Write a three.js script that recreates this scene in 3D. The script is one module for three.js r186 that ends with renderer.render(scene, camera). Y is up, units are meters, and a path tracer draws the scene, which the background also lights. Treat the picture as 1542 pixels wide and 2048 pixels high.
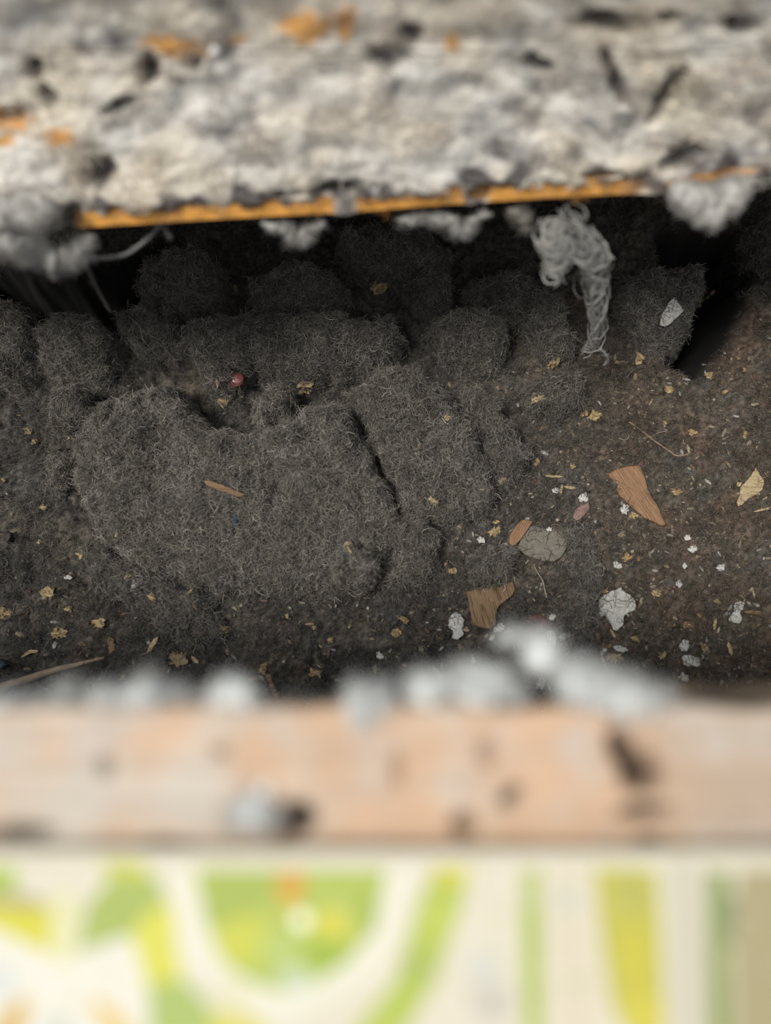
import * as THREE from 'three';
import { ImprovedNoise } from 'three/addons/math/ImprovedNoise.js';
import { mergeGeometries } from 'three/addons/utils/BufferGeometryUtils.js';

// ------------------------------------------------------------------ camera, sky, sun, exposure
const scene = new THREE.Scene();
const W = 1542, H = 2048, F = 1426, PITCH = 14 * Math.PI / 180, FOCUS = 0.186;
const AX = new THREE.Vector3(0, -Math.cos(PITCH), -Math.sin(PITCH));      // optical axis, looking down into the gap
const UP = new THREE.Vector3(0, Math.sin(PITCH), -Math.cos(PITCH));
const EYE = AX.clone().multiplyScalar(-0.185);
const camera = new THREE.PerspectiveCamera(2 * Math.atan(H / 2 / F) * 180 / Math.PI, W / H, 0.004, 10);
camera.position.copy(EYE);
camera.up.copy(UP);
camera.lookAt(EYE.clone().add(AX));
camera.focus = FOCUS;
camera.userData.fStop = 5.8;
scene.add(camera);

scene.background = new THREE.Color(0.80, 0.83, 0.86);
scene.backgroundIntensity = 0.82;
const sun = new THREE.DirectionalLight(new THREE.Color(1.0, 0.96, 0.89), 2.55);
sun.position.set(-0.16, 0.36, 0.062);
sun.shadow.radius = 32;
sun.castShadow = true;
Object.assign(sun.shadow.camera, { left: -0.25, right: 0.25, top: 0.25, bottom: -0.25, near: 0.01, far: 1 });
sun.shadow.mapSize.set(2048, 2048);
sun.shadow.bias = -0.0005;
scene.add(sun);

const renderer = new THREE.WebGLRenderer();
renderer.toneMapping = THREE.LinearToneMapping;
renderer.toneMappingExposure = 1.0;
renderer.shadowMap.enabled = true;

// ------------------------------------------------------------------ helpers
let seed = 20177;
const rnd = () => { seed = (seed * 1664525 + 1013904223) >>> 0; return seed / 4294967296; };
const rr = (a, b) => a + (b - a) * rnd();
const perlin = new ImprovedNoise();
const nz = (x, y, z = 0) => perlin.noise(x + 31.7, y + 17.3, z + 5.9);
const fbm = (x, y, z = 0, o = 4) => { let s = 0, a = 1, t = 0; for (let i = 0; i < o; i++) { s += a * nz(x, y, z + i * 7.1); t += a; a *= 0.5; x *= 2.03; y *= 2.03; z *= 2.03; } return s / t; };
const clamp = THREE.MathUtils.clamp, smooth = THREE.MathUtils.smoothstep, lerp = THREE.MathUtils.lerp;
const mix3 = (a, b, t) => [lerp(a[0], b[0], t), lerp(a[1], b[1], t), lerp(a[2], b[2], t)];
const srgb = (r, g, b) => new THREE.Color().setRGB(r / 255, g / 255, b / 255, THREE.SRGBColorSpace);

const dirOf = (px, py) => AX.clone().addScaledVector(new THREE.Vector3(1, 0, 0), (px - W / 2) / F).addScaledVector(UP, (H / 2 - py) / F);
const at = (px, py, depth) => EYE.clone().addScaledVector(dirOf(px, py), depth);
const onPlane = (px, py, y = 0) => { const d = dirOf(px, py); return EYE.clone().addScaledVector(d, (y - EYE.y) / d.y); };

const used = new Map();
function numbered(name) { const n = used.get(name) ?? 0; used.set(name, n + 1); return n ? `${name}_${String(n).padStart(3, '0')}` : name; }
function tag(o, label, category, group, kind) { Object.assign(o.userData, { label, category }); if (group) o.userData.group = group; if (kind) o.userData.kind = kind; return o; }
function mesh(name, geo, mat, parent) { const m = new THREE.Mesh(geo, mat); m.name = numbered(name); m.castShadow = m.receiveShadow = true; (parent ?? scene).add(m); return m; }
function part(name, geo, mat, parent) { const m = new THREE.Mesh(geo, mat); m.name = name; m.castShadow = m.receiveShadow = true; parent.add(m); return m; }
function group(name, p) { const g = new THREE.Group(); g.name = numbered(name); if (p) g.position.copy(p); scene.add(g); return g; }

const matte = (color, more = {}) => new THREE.MeshStandardMaterial({ color, roughness: 1, metalness: 0, ...more });
const vmat = matte(0xffffff, { vertexColors: true, side: THREE.DoubleSide });
const woodVertex = new THREE.MeshStandardMaterial({ color: 0xffffff, vertexColors: true, roughness: 0.75, side: THREE.DoubleSide });
const fibreMat = matte(0xffffff, { vertexColors: true });

// a grid of (i, j) -> {p: Vector3, c: [r, g, b], keep}; cells whose corners all lack keep are dropped
function gridGeometry(nu, nv, f) {
  const pos = new Float32Array((nu + 1) * (nv + 1) * 3), col = new Float32Array((nu + 1) * (nv + 1) * 3), keep = new Uint8Array((nu + 1) * (nv + 1)), idx = [];
  const map = new Int32Array((nu + 1) * (nv + 1)).fill(-1); let count = 0;
  const all = [];
  for (let j = 0; j <= nv; j++) for (let i = 0; i <= nu; i++) { const q = f(i / nu, j / nv), k = j * (nu + 1) + i; all[k] = q; keep[k] = q.keep === false ? 0 : 1; }
  const vid = (k) => { if (map[k] < 0) { map[k] = count; const { p, c } = all[k]; pos.set([p.x, p.y, p.z], count * 3); col.set(c, count * 3); count++; } return map[k]; };
  for (let j = 0; j < nv; j++) for (let i = 0; i < nu; i++) {
    const a = j * (nu + 1) + i, b = a + 1, c = a + nu + 1, d = c + 1;
    if (!(keep[a] | keep[b] | keep[c] | keep[d])) continue;
    const [A, B, C, D] = [vid(a), vid(b), vid(c), vid(d)];
    idx.push(A, C, B, B, C, D);
  }
  const g = new THREE.BufferGeometry();
  g.setAttribute('position', new THREE.BufferAttribute(pos.slice(0, count * 3), 3));
  g.setAttribute('color', new THREE.BufferAttribute(col.slice(0, count * 3), 3));
  g.setIndex(idx);
  g.computeVertexNormals();
  return g;
}

// a thin bent thread of n points as a three-sided tube
function threadGeometry(points, radius, color, sides = 3, taper = 0.35) {
  const n = points.length, pos = [], col = [], idx = [];
  const t = new THREE.Vector3(), a = new THREE.Vector3(), b = new THREE.Vector3();
  for (let i = 0; i < n; i++) {
    t.subVectors(points[Math.min(i + 1, n - 1)], points[Math.max(i - 1, 0)]).normalize();
    a.set(0.31, 0.87, 0.38).cross(t).normalize(); b.crossVectors(t, a);
    const e = typeof radius === 'function' ? radius(i / (n - 1)) : radius * (1 - taper * Math.pow(Math.abs(i / (n - 1) * 2 - 1), 3));
    for (let k = 0; k < sides; k++) {
      const w = k / sides * Math.PI * 2, c = Math.cos(w) * e, s = Math.sin(w) * e;
      pos.push(points[i].x + a.x * c + b.x * s, points[i].y + a.y * c + b.y * s, points[i].z + a.z * c + b.z * s);
      col.push(...(typeof color === 'function' ? color(i / (n - 1), k / sides) : color));
    }
  }
  for (let i = 0; i < n - 1; i++) for (let k = 0; k < sides; k++) {
    const p = i * sides + k, q = i * sides + (k + 1) % sides;
    idx.push(p, q, p + sides, q, q + sides, p + sides);
  }
  for (const base of [0, (n - 1) * sides]) for (let k = 1; k < sides - 1; k++) base ? idx.push(base, base + k, base + k + 1) : idx.push(base, base + k + 1, base + k);
  const g = new THREE.BufferGeometry();
  g.setAttribute('position', new THREE.Float32BufferAttribute(pos, 3));
  g.setAttribute('color', new THREE.Float32BufferAttribute(col, 3));
  g.setIndex(idx);
  g.computeVertexNormals();
  return g;
}

// a tuft: curled lint fibres lying and standing inside a small disc (y up)
function tuftGeometry(n, disc, len, lift, thick, dark = 0.16) {
  const gs = [];
  for (let i = 0; i < n; i++) {
    const r = disc * Math.sqrt(rnd()), w = rr(0, 6.283), p = new THREE.Vector3(r * Math.cos(w), rr(-0.1, 0.5) * lift, r * Math.sin(w)), pts = [p.clone()];
    let h = rr(0, 6.283), v = rr(-0.3, 0.8); const turn = rr(-0.75, 0.75), L = len * rr(0.45, 1.3), seg = 7;
    for (let k = 0; k < seg; k++) {
      h += turn + rr(-0.5, 0.5); v = clamp(v * 0.75 + rr(-0.55, 0.5), -0.8, 0.9);
      p.add(new THREE.Vector3(Math.cos(h) * Math.cos(v), Math.sin(v), Math.sin(h) * Math.cos(v)).multiplyScalar(L / seg));
      p.y = clamp(p.y, -0.3 * lift, lift * 1.4);
      pts.push(p.clone());
    }
    const b = rnd() < dark ? 0.14 : Math.pow(rnd(), 1.3) * 1.15 + 0.45;
    gs.push(threadGeometry(pts, thick * rr(0.65, 1.35), [b, b * rr(0.95, 1.0), b * rr(0.9, 1.0)]));
  }
  return mergeGeometries(gs);
}
const MM = 0.001;
const tufts = [tuftGeometry(26, 1.5 * MM, 2.6 * MM, 0.6 * MM, 0.04 * MM), tuftGeometry(26, 1.6 * MM, 2.2 * MM, 0.65 * MM, 0.036 * MM), tuftGeometry(22, 1.6 * MM, 3.4 * MM, 0.6 * MM, 0.038 * MM)];
const fluffTufts = [tuftGeometry(26, 1.8 * MM, 5.0 * MM, 1.6 * MM, 0.07 * MM, 0), tuftGeometry(26, 1.6 * MM, 4.5 * MM, 1.8 * MM, 0.06 * MM, 0)];

// tufts on list of {p, n, s, c}: an InstancedMesh child of kind stuff
function fuzz(name, spots, parent, kinds = tufts) {
  kinds.forEach((geo, k) => {
    const mine = spots.filter((_, i) => i % kinds.length === k);
    if (!mine.length) return;
    const im = new THREE.InstancedMesh(geo, fibreMat, mine.length), q = new THREE.Quaternion(), q2 = new THREE.Quaternion(), m = new THREE.Matrix4(), y = new THREE.Vector3(0, 1, 0), c = new THREE.Color();
    mine.forEach((s, i) => {
      q.setFromUnitVectors(y, s.n); q2.setFromAxisAngle(y, rr(0, 6.283)); q.multiply(q2);
      m.compose(s.p, q, new THREE.Vector3(s.s, s.s, s.s));
      im.setMatrixAt(i, m); im.setColorAt(i, c.setRGB(...s.c));
    });
    im.name = name; im.userData.kind = 'stuff'; im.castShadow = im.receiveShadow = true;
    parent.add(im);
  });
}
// random spots on a mesh geometry, as many as density (per square millimetre) gives
function spotsOn(geo, density, f) {
  const P = geo.attributes.position, N = geo.attributes.normal, I = geo.index, K = geo.attributes.color, out = [];
  const a = new THREE.Vector3(), b = new THREE.Vector3(), c = new THREE.Vector3(), e = new THREE.Vector3(), g = new THREE.Vector3();
  let carry = 0;
  for (let i = 0; i < I.count; i += 3) {
    a.fromBufferAttribute(P, I.getX(i)); b.fromBufferAttribute(P, I.getX(i + 1)); c.fromBufferAttribute(P, I.getX(i + 2));
    carry += e.subVectors(b, a).cross(g.subVectors(c, a)).length() / 2 * 1e6 * density * rr(0.4, 1.6);
    while (carry >= 1) {
      carry -= 1;
      let u = rnd(), v = rnd(); if (u + v > 1) { u = 1 - u; v = 1 - v; }
      const p = a.clone().addScaledVector(e.subVectors(b, a), u).addScaledVector(g.subVectors(c, a), v);
      const n = new THREE.Vector3().fromBufferAttribute(N, I.getX(i)); if (n.lengthSq() < 0.1) n.set(0, 1, 0);
      const q = I.getX(i), s = f(p, n, [K.getX(q), K.getY(q), K.getZ(q)]); if (s) out.push({ p, n: n.clone(), ...s });
    }
  }
  return out;
}
// signed distance to a polygon in (x, z), positive inside
function inside(poly, x, z) {
  let d = 1e9, s = -1;
  for (let i = 0, j = poly.length - 1; i < poly.length; j = i++) {
    const a = poly[i], b = poly[j], ex = b.x - a.x, ez = b.z - a.z, wx = x - a.x, wz = z - a.z, t = clamp((wx * ex + wz * ez) / (ex * ex + ez * ez), 0, 1);
    const qx = wx - ex * t, qz = wz - ez * t; d = Math.min(d, qx * qx + qz * qz);
    if ((a.z > z) !== (b.z > z) && x < ex * (z - a.z) / ez + a.x) s = -s;
  }
  return s * Math.sqrt(d);
}
// where the ray through a photo point meets the ground
function onGround(px, py) { let y = 0.002, p; for (let i = 0; i < 7; i++) { p = onPlane(px, py, y); y = lerp(y, topHeight(p.x, p.z), 0.7); } return onPlane(px, py, y); }
const worldPoly = (pts, y = 0.002) => pts.map(([x, z]) => onPlane(x, z, y));

// ------------------------------------------------------------------ the pit floor
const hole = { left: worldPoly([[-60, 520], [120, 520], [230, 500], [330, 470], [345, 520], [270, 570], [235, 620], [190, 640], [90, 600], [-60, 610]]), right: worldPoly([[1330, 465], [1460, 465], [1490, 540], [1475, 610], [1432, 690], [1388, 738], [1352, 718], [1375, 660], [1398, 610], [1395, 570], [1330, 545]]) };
// rounded puffs with creases between them
const billow = (x, z, k) => 3.6 * MM * Math.abs(nz(x * 125 + 3 * nz(x * 60, z * 60, k), z * 125, k)) + 2.0 * MM * Math.abs(nz(x * 290, z * 290 + 2 * nz(z * 120, x * 120, k), k + 4)) + 0.9 * MM * Math.abs(nz(x * 640, z * 640, k + 8));
function floorHeight(x, z) {
  let y = 1.6 * MM * fbm(x * 42, z * 42, 1, 3) + 1.5 * MM * fbm(x * 210, z * 210, 3, 3) + 0.5 * MM * fbm(x * 760, z * 760, 8, 2);
  y += billow(x, z, 3) * lerp(1, 0.35, smooth(x, 0.01, 0.06) * smooth(z, -0.06, -0.01));
  y -= 5.5 * MM * smooth(-z, 0.002, 0.02) * (1 - smooth(x, 0.02, 0.055));                       // the bed sinks under the rear mounds
  for (const [k, deep] of [['left', 0.042], ['right', 0.034]]) {
    const s = inside(hole[k], x, z) + 1.6 * MM * nz(x * 260, z * 260, 4);
    if (s > -0.003) y -= deep * smooth(s, -0.003, 0.0055);
  }
  return y;
}
const DIRT = [0.115, 0.095, 0.072], BROWN = [0.125, 0.084, 0.06], HOLESHADE = [0.006, 0.0058, 0.0055], GREYLINT = [0.085, 0.08, 0.073];
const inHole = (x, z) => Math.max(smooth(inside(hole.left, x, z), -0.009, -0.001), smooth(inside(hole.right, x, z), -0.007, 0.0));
function floorColor(x, z) {
  const n = fbm(x * 60, z * 60, 12, 3), m = fbm(x * 900, z * 900, 2, 2);
  let c = mix3(DIRT, GREYLINT, clamp(0.5 + 1.6 * n, 0, 1));
  c = mix3(c, BROWN, clamp(smooth(x, 0.015, 0.09) * (0.35 + 2.2 * fbm(x * 90, z * 90, 33, 3)), 0, 0.9));
  c = mix3(c, HOLESHADE, inHole(x, z));  // the holes are blackened: their deep shade is put into the floor colour
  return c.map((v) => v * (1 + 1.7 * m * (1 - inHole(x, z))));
}
const FX0 = -0.17, FX1 = 0.17, FZ0 = -0.135, FZ1 = 0.075;
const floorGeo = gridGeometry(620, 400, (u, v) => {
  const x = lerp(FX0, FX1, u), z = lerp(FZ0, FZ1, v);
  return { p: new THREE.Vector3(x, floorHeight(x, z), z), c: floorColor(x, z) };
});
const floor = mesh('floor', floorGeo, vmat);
floor.userData.kind = 'structure';
floor.userData.label = 'dark dirt and lint bed at the bottom of the gap';

// the dark cavity walls below the boards
function wall(name, w, h, d, x, y, z) {
  const g = gridGeometry(40, 20, (u, v) => ({ p: new THREE.Vector3((u - 0.5) * w, (v - 0.5) * h, d / 2 + 0.8 * MM * fbm(u * 9, v * 5, w, 3)), c: [0.05, 0.04, 0.033] }));
  const box = new THREE.BoxGeometry(w, h, d * 0.9); box.setAttribute('color', new THREE.Float32BufferAttribute(new Array(72).fill(0.04), 3)); box.deleteAttribute('uv');
  const m = mesh(name, mergeGeometries([g, box]), vmat); m.position.set(x, y, z); m.userData.kind = 'structure'; return m;
}
wall('wall_back', 0.34, 0.10, 0.02, 0, 0.022, -0.142);
wall('wall_front', 0.34, 0.136, 0.02, 0, 0.038, 0.075).rotation.y = Math.PI;
wall('wall_left', 0.22, 0.10, 0.02, -0.172, 0.022, -0.03).rotation.y = Math.PI / 2;
wall('wall_right', 0.22, 0.10, 0.02, 0.172, 0.022, -0.03).rotation.y = -Math.PI / 2;

// ------------------------------------------------------------------ lint mounds on the floor
const mounds = [];
const topHeight = (x, z) => { let y = floorHeight(x, z); for (const m of mounds) if (x > m.x0 && x < m.x1 && z > m.z0 && z < m.z1) { const h = m.height(x, z); if (h > y) y = h; } return y; };
function mound(name, label, pts, h, w, fade, tone = 1, dense = 0.62) {
  const poly = worldPoly(pts, 0.002 + 0.6 * h), k = mounds.length + 1;
  const x0 = Math.min(...poly.map((p) => p.x)) - 0.003, x1 = Math.max(...poly.map((p) => p.x)) + 0.003, z0 = Math.min(...poly.map((p) => p.z)) - 0.003, z1 = Math.max(...poly.map((p) => p.z)) + 0.003;
  const dist = (x, z) => inside(poly, x, z) + 3.4 * MM * fbm(x * 170, z * 170, k * 3.3, 4);
  const height = (x, z) => {
    const s = dist(x, z), t = clamp(s / (0.8 * w), 0, 1), prof = Math.pow(1 - (1 - t) * (1 - t), 0.6);
    const f = lerp(1, fade, smooth(z, lerp(z0, z1, 0.25), z1));
    return floorHeight(x, z) * (1 - 0.75 * t) + 1.55 * h * f * prof * (1 + 0.5 * fbm(x * 75, z * 75, k * 5.1, 2)) + prof * (0.9 * MM * fbm(x * 420, z * 420, k * 2.7, 3) + 0.9 * billow(x, z, k * 1.3)) - 1.1 * MM * smooth(-s, 0, 0.0012);
  };
  const nu = Math.ceil((x1 - x0) / 0.00042), nv = Math.ceil((z1 - z0) / 0.00042), c0 = group(name, new THREE.Vector3((x0 + x1) / 2, 0, (z0 + z1) / 2)), off = c0.position;
  const geo = gridGeometry(nu, nv, (u, v) => {
    const x = lerp(x0, x1, u), z = lerp(z0, z1, v), s = dist(x, z), n = 1 + 0.9 * fbm(x * 800, z * 800, k, 2), g = tone * n * (0.92 + 0.5 * fbm(x * 60, z * 60, k * 1.7, 2));
    return { p: new THREE.Vector3(x - off.x, height(x, z), z - off.z), c: mix3([0.075 * g, 0.07 * g, 0.063 * g], [0.06 * g, 0.05 * g, 0.039 * g], clamp(3 * fbm(x * 55, z * 55, 44, 2), 0, 1)), keep: s > -0.0008 };
  });
  part('lint_body', geo, vmat, c0).userData.kind = 'stuff';
  mounds.push({ x0, x1, z0, z1, height, dist, poly });
  fuzz('lint_fuzz', spotsOn(geo, dense, () => { const g = tone * (0.135 + 0.32 * rnd() * rnd() + 0.09 * rnd()); return { s: rr(0.7, 1.25), c: [g, g * 0.945, g * rr(0.8, 0.9)] }; }), c0);
  tag(c0, label, 'lint clump');
}
mound('lint_mat', 'large thick kidney-shaped grey lint mat, the biggest, lying in front of the pink bead',
  [[170, 835], [215, 795], [290, 768], [350, 772], [385, 815], [420, 850], [500, 862], [560, 850], [600, 812], [650, 795], [695, 805], [715, 850], [750, 930], [785, 1010], [800, 1085], [760, 1150], [690, 1185], [590, 1190], [480, 1180], [360, 1160], [250, 1120], [190, 1060], [155, 960], [148, 880]], 7.5 * MM, 8 * MM, 0.25, 1.1, 0.78);
mound('lint_clump', 'layered scalloped lint mound directly beside the big lint mat, below the hanging dust strand',
  [[700, 765], [760, 745], [850, 745], [905, 800], [960, 850], [985, 930], [990, 990], [960, 1030], [890, 1045], [830, 1040], [795, 990], [765, 920], [735, 850]], 7 * MM, 6 * MM, 0.4, 1.0);
mound('lint_clump', 'rounded lint mound with a crisp front lip between the scalloped mound and the thin twig',
  [[925, 770], [990, 800], [1030, 850], [1058, 905], [1050, 950], [1015, 965], [985, 930], [960, 870]], 5.5 * MM, 5 * MM, 0.6, 0.95);
mound('lint_clump', 'long soft lint ridge behind the pink bead, stretching to the dark cleft',
  [[345, 680], [400, 640], [500, 622], [600, 622], [690, 628], [780, 632], [812, 668], [770, 730], [690, 735], [600, 750], [500, 735], [400, 720]], 6.5 * MM, 6 * MM, 0.3, 0.95);
mound('lint_clump', 'smooth oval lint pillow at the rear, behind the long soft ridge',
  [[500, 560], [540, 540], [610, 530], [665, 545], [690, 585], [650, 610], [560, 622], [505, 605]], 6 * MM, 5.5 * MM, 0.4, 1.05);
mound('lint_clump', 'small round lint puff beside the tan crumb patch at the rear',
  [[815, 565], [850, 545], [895, 555], [905, 590], [870, 615], [830, 605]], 5.5 * MM, 4.5 * MM, 0.6, 1.05);
mound('lint_clump', 'smooth lint mound just beyond the dark cleft, with a straight bright crest',
  [[870, 650], [900, 625], [960, 622], [1005, 640], [1025, 690], [1000, 720], [930, 725], [885, 700]], 6 * MM, 5 * MM, 0.35, 0.95);
mound('lint_clump', 'elongated lint ridge at the rear, between straight-crested mound and hanging strand',
  [[925, 565], [990, 555], [1060, 565], [1115, 605], [1140, 660], [1150, 715], [1110, 715], [1050, 650], [980, 605]], 6 * MM, 5 * MM, 0.5, 1.05);
mound('lint_clump', 'blurred lint hump near the dark left hollow, under the far board',
  [[285, 530], [340, 505], [400, 500], [440, 530], [430, 590], [370, 610], [300, 600], [270, 570]], 8 * MM, 6 * MM, 0.5, 1.05);
mound('lint_clump', 'low lint hump in front of the dark left hollow, crossed by a long pale hair',
  [[235, 625], [290, 605], [350, 615], [365, 650], [330, 690], [265, 690], [225, 665]], 5 * MM, 5 * MM, 0.4, 1.05);
mound('lint_clump', 'ragged lint patch left of the long pale hair, in front of the dark left hollow',
  [[60, 660], [130, 635], [205, 640], [225, 680], [210, 740], [140, 750], [70, 730]], 5 * MM, 5 * MM, 0.5, 1.05);
mound('lint_clump', 'lint patch cut by the left picture edge, in front of the dark left hollow',
  [[-60, 600], [30, 595], [70, 640], [60, 720], [0, 760], [-60, 750]], 5.5 * MM, 5 * MM, 0.5, 1.05);
mound('lint_clump', 'low lint puff close behind the left lobe of the big lint mat',
  [[85, 790], [130, 765], [185, 775], [180, 830], [140, 860], [95, 845]], 4.5 * MM, 4 * MM, 0.5, 0.95);
mound('lint_clump', 'flat lint patch touching the left rim of the big lint mat',
  [[85, 920], [120, 895], [148, 910], [150, 960], [120, 985], [90, 965]], 3.5 * MM, 4 * MM, 0.5, 1.0);
mound('lint_clump', 'small curled lint puff just behind the pink bead',
  [[400, 745], [425, 725], [462, 730], [470, 760], [440, 775], [408, 770]], 4.5 * MM, 3.5 * MM, 0.6, 0.95);
mound('lint_clump', 'fluffy pale lint puff immediately beside the pink bead, in the notch of the mat',
  [[505, 785], [535, 765], [580, 775], [590, 815], [560, 840], [520, 838], [498, 815]], 5 * MM, 3.5 * MM, 0.6, 1.15);
mound('lint_clump', 'broad blurred lint hump at the very rear, under the middle of the far board',
  [[680, 455], [760, 440], [850, 455], [905, 490], [890, 530], [800, 545], [700, 530], [670, 490]], 6 * MM, 6 * MM, 0.5, 1.05);
mound('lint_clump', 'dusky lint mound between the white triangular flake and the dark right cleft',
  [[1240, 575], [1300, 548], [1380, 550], [1400, 590], [1395, 650], [1330, 690], [1270, 670], [1240, 625]], 5 * MM, 6 * MM, 0.4, 1.05);
mound('lint_clump', 'shaggy lint bank beyond the dark right cleft, at the picture edge',
  [[1520, 400], [1630, 380], [1630, 600], [1575, 590], [1535, 550], [1515, 480]], 7 * MM, 6 * MM, 0.6, 1.05);
mound('lint_clump', 'lint hummock at the front corner of the big lint mat, pressed against it',
  [[780, 1050], [840, 1040], [875, 1070], [870, 1120], [840, 1170], [780, 1185], [745, 1160], [790, 1105]], 4.5 * MM, 4.5 * MM, 0.4, 1.0);
mound('lint_clump', 'small lint swirl with a pale heart, on the front rim of the big lint mat',
  [[665, 1120], [700, 1100], [745, 1115], [760, 1150], [720, 1175], [675, 1165]], 8 * MM, 3 * MM, 0.7, 1.1);
mound('lint_clump', 'small lint tuft between the cracked grey flake and the brown wood chip',
  [[945, 1120], [985, 1095], [1030, 1110], [1028, 1145], [990, 1165], [950, 1160]], 3 * MM, 3 * MM, 0.6, 1.05);
mound('lint_clump', 'narrow lint streak running from the cracked grey flake towards the near board',
  [[1140, 1060], [1180, 1050], [1195, 1120], [1192, 1200], [1180, 1290], [1130, 1310], [1125, 1240], [1150, 1160]], 2.6 * MM, 4 * MM, 0.7, 1.0);
mound('lint_clump', 'thin lint wisp in front of the big lint mat, above the long splinter',
  [[170, 1100], [240, 1110], [330, 1160], [420, 1210], [440, 1270], [380, 1290], [280, 1220], [190, 1170]], 2.2 * MM, 4 * MM, 0.6, 1.0);
mound('lint_clump', 'scrappy lint tuft behind the thin twig, beside the tip of the hanging strand',
  [[1060, 770], [1110, 745], [1160, 765], [1165, 810], [1120, 835], [1075, 815]], 3 * MM, 4 * MM, 0.6, 0.9);

// ------------------------------------------------------------------ chips, flakes and crumbs
const chipPolys = [];
function canvasTexture(size, draw, repeat = 1) {
  const cv = document.createElement('canvas'); cv.width = cv.height = size; draw(cv.getContext('2d'), size);
  const t = new THREE.CanvasTexture(cv); t.colorSpace = THREE.SRGBColorSpace; t.wrapS = t.wrapT = THREE.RepeatWrapping; t.repeat.set(repeat, repeat); return t;
}
const streaks = (base, tones, n, long, thick) => (g, s) => {
  g.fillStyle = base; g.fillRect(0, 0, s, s);
  for (let i = 0; i < n; i++) { g.strokeStyle = tones[Math.floor(rnd() * tones.length)]; g.globalAlpha = rr(0.15, 0.7); g.lineWidth = rr(0.4, 1) * thick; const x = rr(0, s), y = rr(0, s), l = rr(0.3, 1) * long; g.beginPath(); g.moveTo(x - l, y + rr(-3, 3)); g.quadraticCurveTo(x, y + rr(-5, 5), x + l, y + rr(-3, 3)); g.stroke(); }
  g.globalAlpha = 1;
};
const crazed = (base, tones, crack, n) => (g, s) => {
  g.fillStyle = base; g.fillRect(0, 0, s, s);
  for (let i = 0; i < 900; i++) { g.fillStyle = tones[Math.floor(rnd() * tones.length)]; g.globalAlpha = rr(0.08, 0.4); g.beginPath(); g.arc(rr(0, s), rr(0, s), rr(1, 9), 0, 7); g.fill(); }
  g.strokeStyle = crack;
  for (let i = 0; i < n; i++) { g.globalAlpha = rr(0.35, 0.85); g.lineWidth = rr(1.2, 4.2); let x = rr(0, s), y = rr(0, s), h = rr(0, 7); g.beginPath(); g.moveTo(x, y); for (let k = 0; k < 9; k++) { h += rr(-0.7, 0.7); x += Math.cos(h) * 11; y += Math.sin(h) * 11; g.lineTo(x, y); } g.stroke(); }
  g.globalAlpha = 1;
};
const TEX = 80; // repeats per metre: one texture covers 12.5 mm
const chipMaterial = {
  orange: matte(0xffffff, { roughness: 0.8, map: canvasTexture(256, streaks('#977558', ['#604836', '#ad8a69', '#80614a', '#a37b58', '#3a2d22'], 420, 70, 3), TEX) }),
  brown: matte(0xffffff, { roughness: 0.85, map: canvasTexture(256, streaks('#8a7156', ['#49351f', '#a58c6c', '#66503a', '#987c5e', '#2a1f14'], 460, 60, 3.5), TEX) }),
  straw: matte(0xffffff, { roughness: 0.9, map: canvasTexture(128, streaks('#b5a17c', ['#d2c2a0', '#8a744f', '#c2b08b', '#6b573d', '#e0d5bd'], 240, 30, 3), TEX * 2) }),
  white: matte(0xffffff, { roughness: 0.8, map: canvasTexture(256, crazed('#c4c2bd', ['#dddcd8', '#a5a29c', '#b4b1ac', '#e8e7e4'], '#4a4640', 60), TEX) }),
  grey: matte(0xffffff, { roughness: 0.9, map: canvasTexture(256, crazed('#7c776d', ['#8b867c', '#6a655b', '#938f86'], '#221e19', 60), TEX) }),
  twig: matte(0xffffff, { roughness: 0.9, map: canvasTexture(128, streaks('#8d7460', ['#b09a86', '#6b5544', '#a28a74', '#54443a'], 240, 60, 3), TEX) }),
  pink: matte(0xffffff, { roughness: 0.85, map: canvasTexture(128, crazed('#866a64', ['#967a74', '#70564f', '#9d857e'], '#5b4642', 10), TEX) }),
  maroon: matte(0xffffff, { roughness: 0.85, map: canvasTexture(128, crazed('#63403e', ['#734c48', '#4b302e', '#80605a'], '#2f1d1c', 14), TEX) }),
  dark: matte(0xffffff, { roughness: 0.7, map: canvasTexture(128, crazed('#2c2826', ['#3b3532', '#1d1a19', '#46403c'], '#131110', 10), TEX) }),
  slate: matte(0xffffff, { roughness: 0.7, map: canvasTexture(128, crazed('#3b3d44', ['#4a4d56', '#2b2c31', '#5a5c63'], '#18181b', 10), TEX) }),
  blue: matte(0xffffff, { roughness: 0.8, map: canvasTexture(128, streaks('#2f4460', ['#3c5678', '#223149'], 90, 40, 3), TEX) }),
};
const strawTinted = chipMaterial.straw.clone(); strawTinted.vertexColors = true;
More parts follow.
